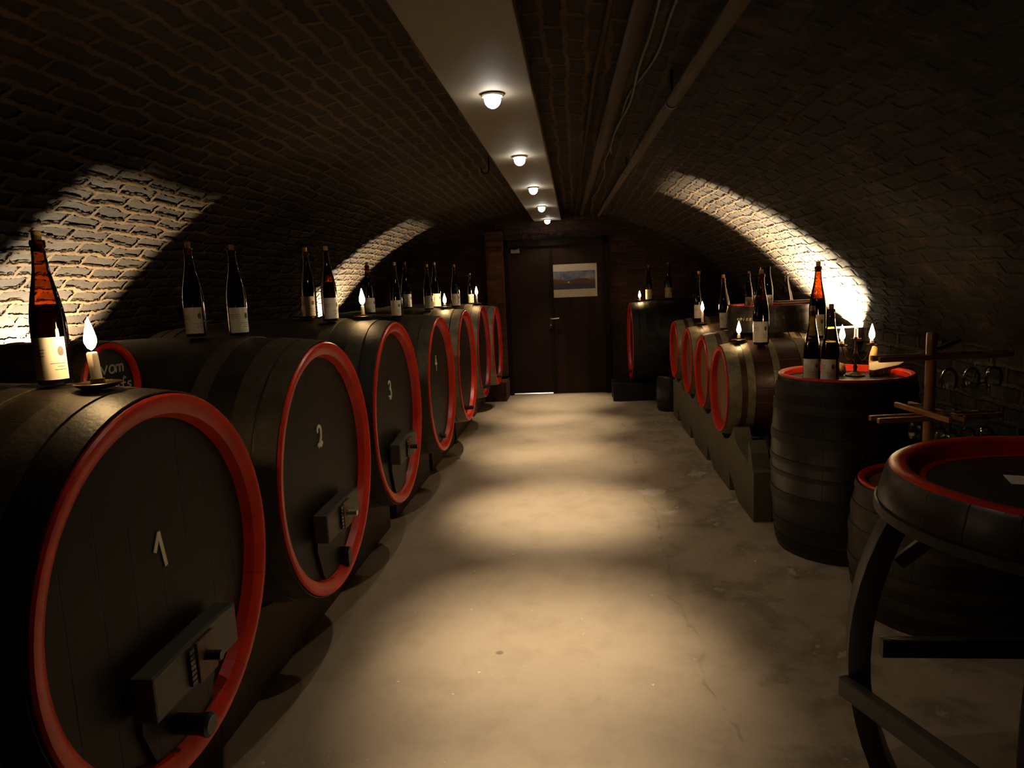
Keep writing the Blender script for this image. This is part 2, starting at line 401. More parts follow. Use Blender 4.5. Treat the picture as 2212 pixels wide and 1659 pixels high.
def tag(o, label, cat, group=None):
    o['label'] = label; o['category'] = cat
    if group: o['group'] = group
    return o
def thing(name, label, cat, loc=(0, 0, 0), rot=(0, 0, 0), group=None):
    o = bpy.data.objects.new(name, None); COL.objects.link(o)
    o.location = loc; o.rotation_euler = rot; o.empty_display_size = 0.1
    return tag(o, label, cat, group)
def struct(o): o['kind'] = 'structure'; return o
def copy_tree(o, parent=None):
    c = o.copy(); COL.objects.link(c); c.parent = parent
    for ch in list(o.children): copy_tree(ch, c)
    return c
def light(name, kind, loc, energy, col, parent=None, **kw):
    l = bpy.data.lights.new(name, kind); l.energy = energy; l.color = col
    for k, v in kw.items(): setattr(l, k, v)
    o = bpy.data.objects.new(name, l); COL.objects.link(o); o.location = loc
    if parent is not None: o.parent = parent
    return o

# ------------------------------------------------------------------ camera (solved from the aisle's vanishing point)
f_px, W_px = 1490.0, 2212.0
Rm = [[0.9949488327954488, -0.029857422748167585, -0.095840254725304],
      [0.09060784633743063, -0.1438482231999355, 0.9854430003122017],
      [-0.04320923860780826, -0.9891492420201609, -0.14041630500007737]]
cam = bpy.data.cameras.new('camera'); cam.sensor_width = 36.0; cam.lens = f_px / W_px * 36.0
cam.clip_start = 0.02
co = bpy.data.objects.new('camera', cam); COL.objects.link(co)
mw = Matrix.Identity(4)
for i in range(3):
    mw[i][0] = Rm[i][0]; mw[i][1] = -Rm[i][1]; mw[i][2] = -Rm[i][2]
mw[0][3], mw[1][3], mw[2][3] = 0, 0, 1.55
co.matrix_world = mw
SC.camera = co

# ------------------------------------------------------------------ room shell
XC, RV, ZT = -0.45, 3.3, 2.57          # vault axis, radius, crown
XL, XR, YB, YF = -3.2, 2.3, 9.757, -1.6
def vz(x): return ZT - (RV - math.sqrt(max(RV * RV - (x - XC) ** 2, 0)))

fl = B().box(-3.4, 2.5, YF, 10.9, -0.12, 0).build('floor', M['floor'], smooth=0); struct(fl)
def grid_sheet(name, n, m, fn, mat):
    """fn(i, j) -> (point, uv)"""
    b = B(); vs = []; us = []
    for i in range(n + 1):
        for j in range(m + 1):
            p, u = fn(i / n, j / m); vs.append(p); us.append(u)
    fs = []; fu = []
    for i in range(n):
        for j in range(m):
            q = (i * (m + 1) + j, (i + 1) * (m + 1) + j, (i + 1) * (m + 1) + j + 1, i * (m + 1) + j + 1)
            fs.append(q); fu.append([us[k] for k in q])
    b.add(vs, fs, fu)
    return struct(b.build(name, mat, smooth=80))
A0 = math.asin((XL - XC) / RV); A1 = math.asin((XR - XC) / RV)
def vault(s, t):
    a = A0 + (A1 - A0) * s; y = YF + (YB + 0.05 - YF) * t
    n = noise.noise(Vector((a * 4, y * 1.4, 0))) * 0.022 + noise.noise(Vector((a * 14, y * 5, 3))) * 0.009
    r = RV + n
    return (XC + r * math.sin(a), y, ZT - RV + r * math.cos(a)), (y, a * RV)
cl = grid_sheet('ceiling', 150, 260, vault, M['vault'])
sub = cl.modifiers.new('relief', 'SUBSURF'); sub.subdivision_type = 'SIMPLE'; sub.levels = 0; sub.render_levels = 2
def sidewall(x):
    def fn(s, t):
        z = (vz(x) + 0.03) * s; y = YF + (YB + 0.05 - YF) * t
        return (x + noise.noise(Vector((y * 2, z * 3, x))) * 0.012, y, z), (y, z)
    return fn
grid_sheet('wall_left', 12, 120, sidewall(XL), M['wall'])
grid_sheet('wall_right', 12, 120, sidewall(XR), M['wall'])
def panel_wall(b, x0, x1, z0, z1, y):
    b.add([(x0, y, z0), (x1, y, z0), (x1, y, z1), (x0, y, z1)], [(0, 1, 2, 3)], [[(x0, z0), (x1, z0), (x1, z1), (x0, z1)]])
    b.add([(x0, y + .18, z0), (x1, y + .18, z0), (x1, y + .18, z1), (x0, y + .18, z1)], [(3, 2, 1, 0)], [[(x0, z0), (x1, z0), (x1, z1), (x0, z1)]])
b = B(); panel_wall(b, -3.4, -0.97, 0, 2.7, YB); panel_wall(b, 0.46, 2.5, 0, 2.7, YB); panel_wall(b, -0.97, 0.46, 2.13, 2.7, YB)
struct(b.build('wall_back', M['brick'], smooth=0))
b = B(); b.add([(-3.4, YF, 0), (2.5, YF, 0), (2.5, YF, 2.7), (-3.4, YF, 2.7)], [(0, 3, 2, 1)], [[(0, 0), (0, 2.7), (5.9, 2.7), (5.9, 0)]])
struct(b.build('wall_front', M['wall'], smooth=0))
# brick pier and plinth left of the door
b = B()
for (x0, x1, y0, y1, z0, z1) in ((-1.22, -0.985, 9.60, YB, 0.30, 2.3), (-1.30, -0.975, 9.22, YB, 0, 0.26)):
    for (p, u) in (([(x0, y0, z0), (x1, y0, z0), (x1, y0, z1), (x0, y0, z1)], [(x0, z0), (x1, z0), (x1, z1), (x0, z1)]),
                   ([(x1, y0, z0), (x1, y1, z0), (x1, y1, z1), (x1, y0, z1)], [(y0, z0), (y1, z0), (y1, z1), (y0, z1)]),
                   ([(x0, y1, z0), (x0, y0, z0), (x0, y0, z1), (x0, y1, z1)], [(y1, z0), (y0, z0), (y0, z1), (y1, z1)]),
                   ([(x0, y0, z1), (x1, y0, z1), (x1, y1, z1), (x0, y1, z1)], [(x0, y0), (x1, y0), (x1, y1), (x0, y1)])):
        b.add(p, [(0, 1, 2, 3)], [u])
struct(b.build('wall_pier', M['pier'], smooth=0))

# door: two boarded leaves in a dark frame
d = bpy.data.objects.new('door_1', None); COL.objects.link(d); d.location = (-0.26, YB, 0); struct(d)
b = B().box(-0.73, -0.66, -0.05, 0.12, 0, 2.17).box(0.66, 0.73, -0.05, 0.12, 0, 2.17).box(-0.73, 0.73, -0.05, 0.12, 2.08, 2.17)
b.build('door_frame', M['doorframe'], d, 0, 0.004)
l1 = B().box(-0.66, -0.075, 0.0, 0.045, 0.022, 2.08).build('door_leaf', M['door'], d, 0, 0.003)
l2 = B().box(-0.069, 0.66, 0.0, 0.045, 0.006, 2.08).build('door_leaf', M['door'], d, 0, 0.003)
B().box(-0.095, -0.045, -0.014, -0.002, 0.01, 2.07).build('astragal', M['doorframe'], d, 0, 0.002)
h = B().tube([(-0.10, -0.005, 1.07), (-0.10, -0.05, 1.07), (-0.085, -0.056, 1.07), (0.02, -0.056, 1.075)], [0.009, 0.009, 0.009, 0.008], 10).build('door_handle', M['steel'], d)
B().box(-0.12, -0.08, -0.02, -0.013, 0.94, 1.11).build('lock_plate', M['iron'], d, 0)
B().tube([(-0.10, -0.018, 0.985), (-0.10, -0.035, 0.985)], 0.011, 12).build('lock_cylinder', M['steel'], d)
b = B().box(-0.62, -0.50, -0.05, -0.01, 2.0, 2.05).tube([(-0.56, -0.06, 2.03), (-0.50, -0.07, 2.06)], 0.008, 8)
b.build('door_closer', M['steel'], d, 0)
struct(B().box(-0.99, 0.47, YB - 0.01, YB + 0.16, 0, 0.004).build('trim_1', M['gasket'], smooth=0))
light('passage_lamp', 'POINT', (-0.55, 10.30, 0.5), 60, (1.0, 0.93, 0.8), shadow_soft_size=0.08)

# poster on the right leaf (pinned level)
po = thing('poster', 'white bordered landscape poster pinned on the dark cellar door', 'poster', (-0.022, YB - 0.004, 1.59))
B().box(-0.322, 0.322, -0.003, 0, -0.228, 0.228).build('poster_sheet', M['poster'], po, 0)
B().box(-0.295, 0.297, -0.0045, -0.0035, -0.118, 0.132).build('printed_photo', M['photo'], po, 0)
B().lathe([(0, -0.0), (0.012, 0.0), (0.012, 0.0012), (0, 0.0012)], 16).build('printed_seal', M['slab'], po, 0, loc=(0.21, -0.0035, -0.165)).rotation_euler = (PI / 2, 0, 0)

# lamp board along the crown
pb = B().box(-0.535, -0.165, YF, 9.60, 2.404, 2.455)
struct(pb.build('trim_2', M['panel'], smooth=0, bevel=0.004))
b = B()
for k in range(8): b.box(-0.40, -0.30, -0.9 + k * 1.45, -0.86 + k * 1.45, 2.455, vz(-0.35) + 0.02)
struct(b.build('trim_3', M['panel'], smooth=0))

# ------------------------------------------------------------------ downlights
WARM = (1.0, 0.80, 0.55)
LY = [-1.30, 0.20, 1.70, 3.22, 4.75, 6.26, 7.77, 9.34]
seq = {2: 'just out of view', 3: 'nearest and brightest', 4: 'second', 5: 'third', 6: 'fourth', 7: 'last, by the door'}
ring = None
TILT = {2: (-6, -4), 3: (-16.5, -5), 4: (-1, -4), 5: (7, 3), 6: (12, 5), 7: (2, 5)}
for i, y in enumerate(LY):
    if i < 2: continue
    lab = {2: 'recessed halogen downlight in the ceiling board, above the near end of the aisle',
           3: 'biggest glowing downlight in the grey ceiling board, first of the visible row',
           4: 'glowing downlight second in the row from the near end of the ceiling board',
           5: 'glowing downlight third in the row, middle of the five visible lamps',
           6: 'small glowing downlight fourth in the row, next to the last one',
           7: 'smallest glowing downlight at the door end of the ceiling board'}[i]
    if ring is None:
        r = thing('downlight', lab, 'ceiling light', (-0.345, y, 2.404), group='halogen downlights in the ceiling board')
        B().lathe([(0.036, -0.001), (0.050, -0.001), (0.052, -0.008), (0.046, -0.013), (0.038, -0.012), (0.036, -0.006)], 32, close=True).build('lamp_ring', M['chrome'], r)
        B().lathe([(0.0, -0.062), (0.012, -0.060), (0.024, -0.053), (0.033, -0.041), (0.037, -0.027), (0.0355, -0.014), (0.030, -0.003), (0, -0.003)], 32).build('bulb', M['bulb'], r)
        ring = r
    else:
        r = copy_tree(ring); r.location = (-0.345, y, 2.404); r['label'] = lab
    # tilt of each lamp towards the door side of its own bay
    core = light('downlight_beam', 'SPOT', (0, 0, -0.066), 205 * (0.35 if i == 7 else 1.0), WARM, r, spot_size=math.radians(43), spot_blend=1.0, shadow_soft_size=0.016)
    core.rotation_euler = (math.radians(TILT[i][0]), math.radians(TILT[i][1]), 0)
    light('downlight_spill', 'SPOT', (0, 0, -0.066), 8.5 * (0.3 if i == 7 else 1.0), WARM, r, spot_size=math.radians(128), spot_blend=0.4, shadow_soft_size=0.02)

# ------------------------------------------------------------------ casks
def hand_stroke(bd, strokes, size, wdt, fr, thick=0.002):
    """painted strokes: polylines in a unit box -> ribbons"""
    for st in strokes:
        pts = [Vector(((x - 0.5) * size, (y - 0.5) * size)) for x, y in st]
        for i in range(len(pts) - 1):
            a, c = pts[i], pts[i + 1]; dd = (c - a)
            if dd.length < 1e-6: continue
            dd.normalize(); n = Vector((-dd.y, dd.x)) * wdt / 2; e = dd * wdt * 0.3
            bd.prism([tuple(a - e + n), tuple(a - e - n), tuple(c + e - n), tuple(c + e + n)], 0, thick * (1 + 0.13 * i), fr)
def arc(cx, cy, rx, ry, a0, a1, n=9):
    return [(cx + rx * math.cos(math.radians(a0 + (a1 - a0) * k / n)), cy + ry * math.sin(math.radians(a0 + (a1 - a0) * k / n))) for k in range(n + 1)]
DIG = {'1': [[(0.25, 0.55), (0.48, 0.97), (0.66, 0.02)]],
       '2': [[(0.30, 0.72)] + arc(0.46, 0.74, 0.2, 0.23, 170, -20) + [(0.62, 0.45), (0.45, 0.17), (0.30, 0.05)], [(0.24, 0.10), (0.34, 0.0), (0.48, 0.07), (0.60, 0.0), (0.76, 0.13)]],
       '3': [arc(0.45, 0.76, 0.2, 0.2, 150, -80) + arc(0.45, 0.28, 0.23, 0.27, 80, -150)],
       '4': [[(0.55, 0.98), (0.25, 0.45), (0.80, 0.45)], [(0.62, 0.72), (0.58, 0.0)]],
       '5': [[(0.72, 0.95), (0.36, 0.95), (0.32, 0.56)] + arc(0.45, 0.32, 0.24, 0.27, 100, -140)],
       'x': [[(0.2, 0.9), (0.7, 0.95), (0.35, 0.6)], [(0.3, 0.75), (0.75, 0.5), (0.4, 0.45)], [(0.35, 0.4), (0.8, 0.3), (0.45, 0.12), (0.75, 0.0)]]}
LET = {'v': [[(0.1, 0.5), (0.4, 0.0), (0.7, 0.55)]], 'o': [arc(0.42, 0.25, 0.3, 0.27, 90, 450, 10)],
       'm': [[(0.05, 0.0), (0.1, 0.5)], arc(0.27, 0.3, 0.17, 0.2, 180, 0, 5) + [(0.44, 0.0)], arc(0.62, 0.3, 0.17, 0.2, 180, 0, 5) + [(0.8, 0.0)]],
       'e': [[(0.1, 0.25), (0.65, 0.32)] + arc(0.38, 0.27, 0.28, 0.26, 10, 310, 9)], 'l': [[(0.45, 1.0), (0.35, 0.1), (0.5, 0.0)]],
       'f': [[(0.75, 0.9), (0.55, 1.0), (0.42, 0.75), (0.32, -0.35)], [(0.15, 0.45), (0.7, 0.5)]], 's': [[(0.65, 0.5), (0.3, 0.5), (0.25, 0.32), (0.6, 0.2), (0.55, 0.02), (0.15, 0.04)]],
       'i': [[(0.4, 0.5), (0.35, 0.0)], [(0.42, 0.75), (0.43, 0.82)]], 'r': [[(0.2, 0.5), (0.2, 0.0)], [(0.2, 0.3), (0.4, 0.5), (0.6, 0.48)]], 't': [[(0.45, 0.9), (0.35, 0.0)], [(0.1, 0.55), (0.75, 0.6)]],
       'g': [arc(0.4, 0.25, 0.28, 0.26, 30, 380, 9) + [(0.66, -0.3), (0.3, -0.4)]], 'c': [arc(0.42, 0.25, 0.3, 0.27, 50, 310, 8)], ' ': []}
def lettering(text, size, x0, y0, wdt, fr, slant=0.15, adv=0.8):
    b = B()
    for i, ch in enumerate(text):
        for st in LET[ch]:
            q = [[(x + i * adv + y * slant) * size + x0, y * size + y0] for x, y in st]
            pts = [Vector(p) for p in q]
            for k in range(len(pts) - 1):
                a, c = pts[k], pts[k + 1]; dd = c - a
                if dd.length < 1e-6: continue
                dd.normalize(); n = Vector((-dd.y, dd.x)) * wdt / 2; e = dd * wdt * 0.25
                b.prism([tuple(a - e + n), tuple(a - e - n), tuple(c + e - n), tuple(c + e + n)], 0, 0.0012 * (1 + 0.15 * k), fr)
    return b

ROT = {'+x': (0, PI / 2, 0), '-x': (0, -PI / 2, 0), 'up': (0, 0, 0), '-y': (PI / 2, 0, 0)}
def cask(name, label, cat, head, face, rh, rb, L, stave, headm, red, hoopm, group=None, hoops=(0.0, 0.085, 0.27), hw=(0.075, 0.08, 0.06),
         rim=0.050, recess=0.045, seg=72, roll=0.0, backhead=True, hoopm2=None, taper=0.88):
    """a cask whose front head is centred on `head` and faces `face`; local z points out of that head.
    recess: how far the head boards sit below the chime; rim: chime thickness"""
    r = thing(name, label, cat, head, ROT[face], group)
    def rad(z):
        t = min(1, max(0, -z / L)); return rh + (rb - rh) * (1 - (2 * t - 1) ** 2)
    n = 26
    prof = [(rh - 0.001, -0.012)] + [(rad(-L * k / n) - (0.0 if 0 < k < n else 0.001), -L * k / n if 0 < k < n else (-0.013 if k == 0 else -L)) for k in range(n + 1)][1:]
    prof += [(rad(-L) - 0.04, -L), (rad(-L) - 0.05, -L + 0.05), (0, -L + 0.05)]
    s = B().lathe(prof, seg).build('staves', stave, r)
    # chime: end grain ring, outer bevel and slanting inner wall, painted red
    B().lathe([(rh - 0.001, -0.013), (rh, -0.006), (rh - 0.005, 0.0), (rh - rim * 0.45, 0.0), (rh - rim, -rim * 0.32), (rh - rim * 1.22, -recess - 0.003)], seg).build('chime_rim', red, r)
    B().lathe([(0, -recess), (rh - rim * 1.19, -recess)], seg).build('head', headm, r, 30)
    for side in (0, 1):
        for k, (h0, w_) in enumerate(zip(hoops, hw)):
            z0 = -(h0 + 0.014) if not side else -(L - h0 - 0.004)
            z1 = z0 - w_ if not side else z0 + w_
            za, zb = z0, z1
            t = 0.0045
            pr = [(rad(za) + 0.0008, za), (rad(za) + t, za), (rad((za + zb) / 2) + t, (za + zb) / 2), (rad(zb) + t, zb), (rad(zb) + 0.0008, zb)]
            B().lathe(pr, seg).build('hoop', (hoopm2 or hoopm) if k else hoopm, r, 30)
    r['_'] = 0; del r['_']
    return r

def head_frame(face, recess):
    """(right, up, out) on the head as its viewer sees it -> local point"""
    if face == '+x': return lambda a, b, t: (-b, a, -recess + 0.0008 + t)
    if face == '-x': return lambda a, b, t: (b, -a, -recess + 0.0008 + t)
    return lambda a, b, t: (a, b, -recess + 0.0008 + t)

# left row: y of centre, z of centre, head radius, number
big = [(1.548, 0.856, 0.472, '1', 'oak', 'hoopblack', 'large dark barrel with painted number 1, nearest of the left row'),
       (2.652, 0.856, 0.506, '2', 'oak', 'hoopdust', 'large dark barrel with painted number 2, red rim scraped at the bottom'),
       (3.763, 0.872, 0.507, '3', 'oak', 'hoopblack', 'large dark barrel with painted number 3 in the left row'),
       (5.029, 0.850, 0.499, '4', 'oakgrey', 'hoopdust', 'large barrel with painted number 4 and no door bar, left row'),
       (6.240, 0.846, 0.505, '5', 'oakgrey', 'hoopgrey', 'large barrel with painted number 5 behind the number 4 barrel'),
       (7.437, 0.860, 0.496, 'x', 'oakgrey', 'hoopgrey', 'large barrel with crimson rim top and smudged mark, second from the door on the left'),
       (8.709, 0.810, 0.491, '', 'oakgrey', 'hoopgrey', 'large unnumbered barrel at the door end of the left row')]
zc = {'1': 0.941, '2': 0.988, '3': 1.011, '4': 1.011, '5': 1.005, 'x': 1.012}
hs = {'1': 0.090, '2': 0.084, '3': 0.100, '4': 0.112, '5': 0.104, 'x': 0.115}
yo = {'1': 0.0, '2': -0.016, '3': -0.054, '4': -0.03, '5': -0.22, 'x': -0.24}
for i, (y, z, r_, num, sm, hm, lab) in enumerate(big):
    rb = r_ + 0.042
    red = M['crimson'] if num == 'x' else M['red']
    c = cask('wine_barrel', lab, 'barrel', (-1.0, y, z), '+x', r_, rb, 1.34, M[sm], M['head'], red, M[hm], 'large red rimmed barrels along the left wall',
             hoopm2=M['hoopdust'] if sm == 'oak' else None)
    fr = head_frame('+x', 0.045)
    fo = lambda oy, oz: (lambda a, b, t: fr(a + oy, b + oz, t))
    if num:
        b = B(); hand_stroke(b, DIG[num], hs[num], 0.0125 if num != 'x' else 0.009, fo(yo[num], zc[num] - z))
        b.build('painted_number' if num != 'x' else 'smudged_mark', M['chalk'] if num in '1234' else M['greychalk'], c, 0)
    if num in ('1', '2', '3'):
        # little clean-out door with its cross bar, screw and nut
        poly = [(-0.15, 0.0), (-0.165, -0.10), (-0.12, -0.22), (-0.06, -0.28), (0.06, -0.28), (0.12, -0.22), (0.165, -0.10), (0.15, 0.0)]
        B().prism([(a, b_ - 0.20) for a, b_ in poly], 0, 0.014, fo(0.0, 0)).build('hatch', M['head'], c, 0, 0.003)
        z0 = -0.142
        top = [(-0.19, z0 - 0.115), (-0.19, z0 - 0.004), (-0.10, z0 + 0.0), (0.10, z0 + 0.004) if num != '3' else (0.0, z0 + 0.018), (0.19, z0 - 0.002), (0.19, z0 - 0.115)]
        B().prism(top, 0.0142, 0.072, fo(0.0, 0)).build('hatch_bar', M['bar'], c, 0, 0.006)
        B().prism([(-0.035, z0 - 0.118), (-0.035, z0 - 0.012), (0.05, z0 - 0.012), (0.05, z0 - 0.118)], 0.0725, 0.080, fo(0.015, 0)).build('bar_plate', M['rust'], c, 0, 0.002)
        o_ = fo(0.015, z0 - 0.06)
        bt = B().tube([o_(0, 0, 0.078), o_(0, 0, 0.122)], 0.0115, 12)
        for q in range(6): bt.tube([o_(0, 0, 0.082 + q * 0.0065), o_(0, 0, 0.085 + q * 0.0065)], 0.0135, 12)
        bt.build('screw', M['steel'] if num == '2' else M['iron'], c)
        b = B()
        for q in range(7): b.prism([(-0.010, -0.006), (0.010, -0.006), (0.010, 0.004), (-0.010, 0.004)], 0.073, 0.081, fo(-0.045, z0 - 0.018 - q * 0.0135))
        b.build('ratchet_strip', M['iron'], c, 0)
    # tap
    if num == '1': t_ = fo(-0.035, -0.36); B().tube([t_(0, 0, 0.002), t_(0, 0, 0.07), t_(0, 0, 0.10), t_(0, 0, 0.107)], [0.026, 0.026, 0.031, 0.024], 20).build('tap', M['iron'], c)
    elif num == '2':
        t_ = fo(0.09, -0.43); B().prism([(-0.02, -0.03), (0.02, -0.03), (0.026, 0.04), (0.012, 0.05), (-0.018, 0.03)], 0, 0.05, t_).build('tap', M['blackwood'], c, 0, 0.003)
    elif num in ('5', 'x', ''): t_ = fo(-0.1, -0.375); B().tube([t_(0, 0, 0.002), t_(0, 0, 0.09)], [0.022, 0.018], 14).build('tap', M['iron'], c)
    elif num == '4': t_ = fo(0.02, -0.40); B().tube([t_(0, 0, 0.002), t_(0, 0, 0.035)], [0.02, 0.016], 14).build('tap', M['iron'], c)
    if num == '1':   # lapped hoop end with rivets on the near side
        a0 = -100
        bb = B().box(-0.012, 0.012, -0.06, 0.06, 0, 0.006).build('hoop_lap', M['hoopgrey'], c, 0, 0.002)
        bb.location = (-0.10, -(r_ + 0.016), -0.13); bb.rotation_euler = (PI / 2, 0.2, PI / 2)
    # timber under each cask, a hollow cut for the belly
    bz = z - rb
    k = thing('barrel_cradle', 'brown timber cradle under the barrel ' + ('numbered ' + num if num in '12345' and num else ('with the smudged mark' if num == 'x' else 'next to the door')), 'barrel support', (-1.0, y, 0),
              group='timber cradles under the left barrels')
    for xx in (-0.34, -1.02):
        Rr = rb + 0.003
        half = 0.545 if i not in (0, 1, 2) else (0.55 if i == 0 else 0.553)
        ptsu = [(-half, 0), (-half, 0.34)]
        zt = 0.34 if bz + 0.12 > 0.34 else bz + 0.12
        ptsu = [(-half, 0), (-half, 0.335)]
        x_in = math.sqrt(max(Rr ** 2 - (z - 0.335) ** 2, 0.0))
        for q in range(13):
            yy = -x_in + 2 * x_in * q / 12
            ptsu.append((yy, z - math.sqrt(max(Rr ** 2 - yy ** 2, 0)) - 0.0005))
        ptsu += [(half, 0.335), (half, 0)]
        B().prism(ptsu, xx - 0.07, xx + 0.07, lambda a, b_, t: (t, a, b_)).build('bearer', M['support'], k, 0, 0.004)

# keg with chalk words wedged between barrels 1 and 2
keg = cask('small_keg', 'small red rimmed keg with chalk words, wedged between barrels 1 and 2', 'barrel', (-1.49, 2.082, 1.288), '+x', 0.138, 0.150, 0.42, M['oak'], M['head'], M['red'], M['hoopdust'],
           hoops=(0.0, 0.07), hw=(0.03, 0.03), rim=0.018, recess=0.016, seg=48)
fr = head_frame('+x', 0.016)
lettering('vom', 0.046, -0.045, 0.040, 0.006, fr).build('chalk_word', M['greychalk'], keg, 0)
lettering('relefs', 0.038, -0.080, -0.018, 0.0055, fr).build('chalk_word', M['greychalk'], keg, 0)

# right row on its stand
small = [(5.190, 0.728, 0.318, 'small red rimmed barrel at the near end of the right-hand stand'),
         (5.910, 0.765, 0.305, 'small red rimmed barrel second from the near end of the right-hand stand'),
         (6.680, 0.772, 0.306, 'small red rimmed barrel third from the near end of the right-hand stand'),
         (7.560, 0.795, 0.302, 'small red rimmed barrel at the door end of the right-hand stand')]
for y, z, r_, lab in small:
    c = cask('small_barrel', lab, 'barrel', (1.03, y, z), '-x', r_, r_ + 0.043, 0.86, M['oakred'], M['headwarm'], M['red'], M['hoopgrey'], 'small barrels on the right-hand stand',
             hoops=(0.0, 0.125, 0.30), hw=(0.085, 0.05, 0.045), rim=0.034, recess=0.045, seg=64)
# stand: two long notched sides, panel at the near end
st = thing('barrel_stand', 'long grey timber stand carrying the four small barrels on the right', 'barrel stand', (1.08, 4.33, 0))
def side(x0, x1):
    pts = [(0, 0), (0, 0.325)]
    for (y, z, r_, _) in small:
        Rr = r_ + 0.0505
        ztop = 0.50
        xi = math.sqrt(max(Rr ** 2 - (z - ztop) ** 2, 0.01))
        pts.append((y - 4.33 - xi - 0.10, 0.40)); 
        for q in range(11):
            yy = -xi + 2 * xi * q / 10
            pts.append((y - 4.33 + yy, z - math.sqrt(max(Rr ** 2 - yy ** 2, 0)) - 0.002 ))
        pts.append((y - 4.33 + xi + 0.06, 0.42))
    pts = [pts[0], pts[1]] + sorted(pts[2:], key=lambda p: p[0])
    end = 3.62
    pts = [p for p in pts if p[0] < end] + [(end, 0.42), (end, 0)]
    for fy in (7.60, 6.755, 5.89, 5.02):
        pts += [(fy - 4.33 + 0.0, 0), (fy - 4.33, 0.14), (fy - 4.33 - 0.27, 0)] if fy < 7.5 else [(fy - 4.33, 0.0), (fy - 4.33, 0.14), (fy - 4.33 - 0.27, 0)]
    B().prism(pts, x0, x1, lambda a, b_, t: (t, a, b_)).build('stand_side', M['stand'], st, 0, 0.0)
side(0.0, 0.11); side(0.60, 0.71)
B().box(0.111, 0.599, 0.01, 0.07, 0.0, 0.31).build('end_panel', M['blackwood'], st, 0, 0.004)
B().prism([(0.09, 0.326), (0.09, 0.50), (0.02, 0.43), (-0.02, 0.327)][::-1] , 0.0, 0.11, lambda a, b_, t: (t + 0.001, a + 0.06, b_)).build('wedge', M['stand'], st, 0, 0.004)

# sawn-off tub on top of the row
tub = cask('half_tub', 'dark sawn-off tub with chalk scrawl, sitting on top of the small barrels', 'tub', (1.50, 5.60, 1.326), 'up', 0.305, 0.312, 0.205, M['oak'], M['head'], M['crimson'], M['hoopblack'],
           hoops=(0.02,), hw=(0.03,), rim=0.025, recess=0.03, seg=64)
def tubwrap(a, b_, t):
    ang = -PI / 2 - 0.95 + a / 0.315; rr = 0.3165 + t
    return (rr * math.cos(ang), rr * math.sin(ang), -0.10 + b_)
lettering('geiss', 0.032, -0.03, -0.01, 0.0045, tubwrap).build('chalk_scrawl', M['greychalk'], tub, 0)
for k, (dx, dy, rz, dz, lab) in enumerate(((1.66, 5.40, 0.35, 0.0, 'grey wooden slat, lower of two lying across the tub rim'), (1.665, 5.47, 0.22, 0.0125, 'grey wooden slat, upper of two lying across the tub rim'))):
    sl = tag(B().box(-0.16, 0.16, -0.04, 0.04, 0, 0.012).build('wooden_slat', M['greyboard'], None, 0, 0.002), lab, 'board', 'slats on the tub')
    sl.location = (dx, dy, 1.3265 + dz); sl.rotation_euler = (0, 0.0, rz)

# big cask right of the door, lying on timbers
c0 = cask('wine_barrel', 'large black barrel in the far right corner beside the door', 'barrel', (0.69, 9.20, 0.765), '-x', 0.495, 0.53, 1.25, M['blackstave'], M['head'], M['red'], M['hoopblack'], seg=72)
fr = head_frame('-x', 0.045)
B().tube([fr(0.0, -0.40, 0.0), fr(0.0, -0.40, 0.10)], [0.02, 0.016], 12).build('tap', M['iron'], c0)
pl = thing('barrel_cradle', 'low dark timber sleepers under the black corner barrel', 'barrel support', (1.2, 9.2, 0))
for yy in (-0.16, 0.16):
    B().box(-0.75, 0.72, yy - 0.06, yy + 0.06, 0.0, 0.765 - math.sqrt(0.5395 ** 2 - 0.10 ** 2) - 0.001).build('sleeper', M['blackwood'], pl, 0, 0.006)
# dark tub on the floor behind the stand
cask('small_keg', 'small black upright keg on the floor between stand and corner barrel', 'barrel', (1.10, 8.30, 0.42), 'up', 0.155, 0.175, 0.42, M['blackstave'], M['head'], M['blackwood'], M['hoopblack'],
     hoops=(0.02, 0.1), hw=(0.03, 0.03), rim=0.02, recess=0.02, seg=40)

# upright barrel with the candelabra
rb1 = cask('upright_barrel', 'tall upright black barrel with red rim carrying the candelabra', 'barrel', (1.475, 3.955, 1.0), 'up', 0.345, 0.382, 1.0, M['blackstave'], M['head'], M['red'], M['hoopblack'],
           hoops=(0.03, 0.13, 0.30, 0.44), hw=(0.05, 0.05, 0.05, 0.025), rim=0.03, recess=0.035, seg=72)
# low upright barrel with the glass rack
rb2 = cask('upright_barrel', 'low upright dark barrel with red rim behind the barrel table', 'barrel', (1.625, 3.165, 0.60), 'up', 0.352, 0.385, 0.60, M['oak'], M['headwarm'], M['red'], M['hoopdust'],
           hoops=(0.0, 0.09, 0.19), hw=(0.03, 0.05, 0.05), rim=0.03, recess=0.03, seg=72)

# ------------------------------------------------------------------ barrel table, right foreground
TB = (1.315, 1.865)
tb = thing('barrel_table', 'black bar table made of a barrel end on curved stave legs, red rim', 'table', (TB[0], TB[1], 0))
rh = 0.465
B().lathe([(rh - 0.004, 0.998), (rh + 0.004, 0.985), (rh + 0.018, 0.93), (rh + 0.026, 0.885), (rh + 0.02, 0.87), (rh - 0.02, 0.868), (0, 0.868)], 80).build('stave_ring', M['blackstave'], tb)
B().lathe([(rh - 0.004, 0.9982), (rh - 0.012, 1.003), (rh - 0.045, 1.003), (rh - 0.055, 0.995), (rh - 0.075, 0.955)], 80).build('chime_rim', M['red'], tb)
B().lathe([(rh - 0.100, 0.9573), (rh - 0.0745, 0.9573)], 80).build('rim_line', M['red'], tb)
B().lathe([(0, 0.9565), (rh - 0.0735, 0.9565)], 80).build('tabletop', M['tablehead'], tb)
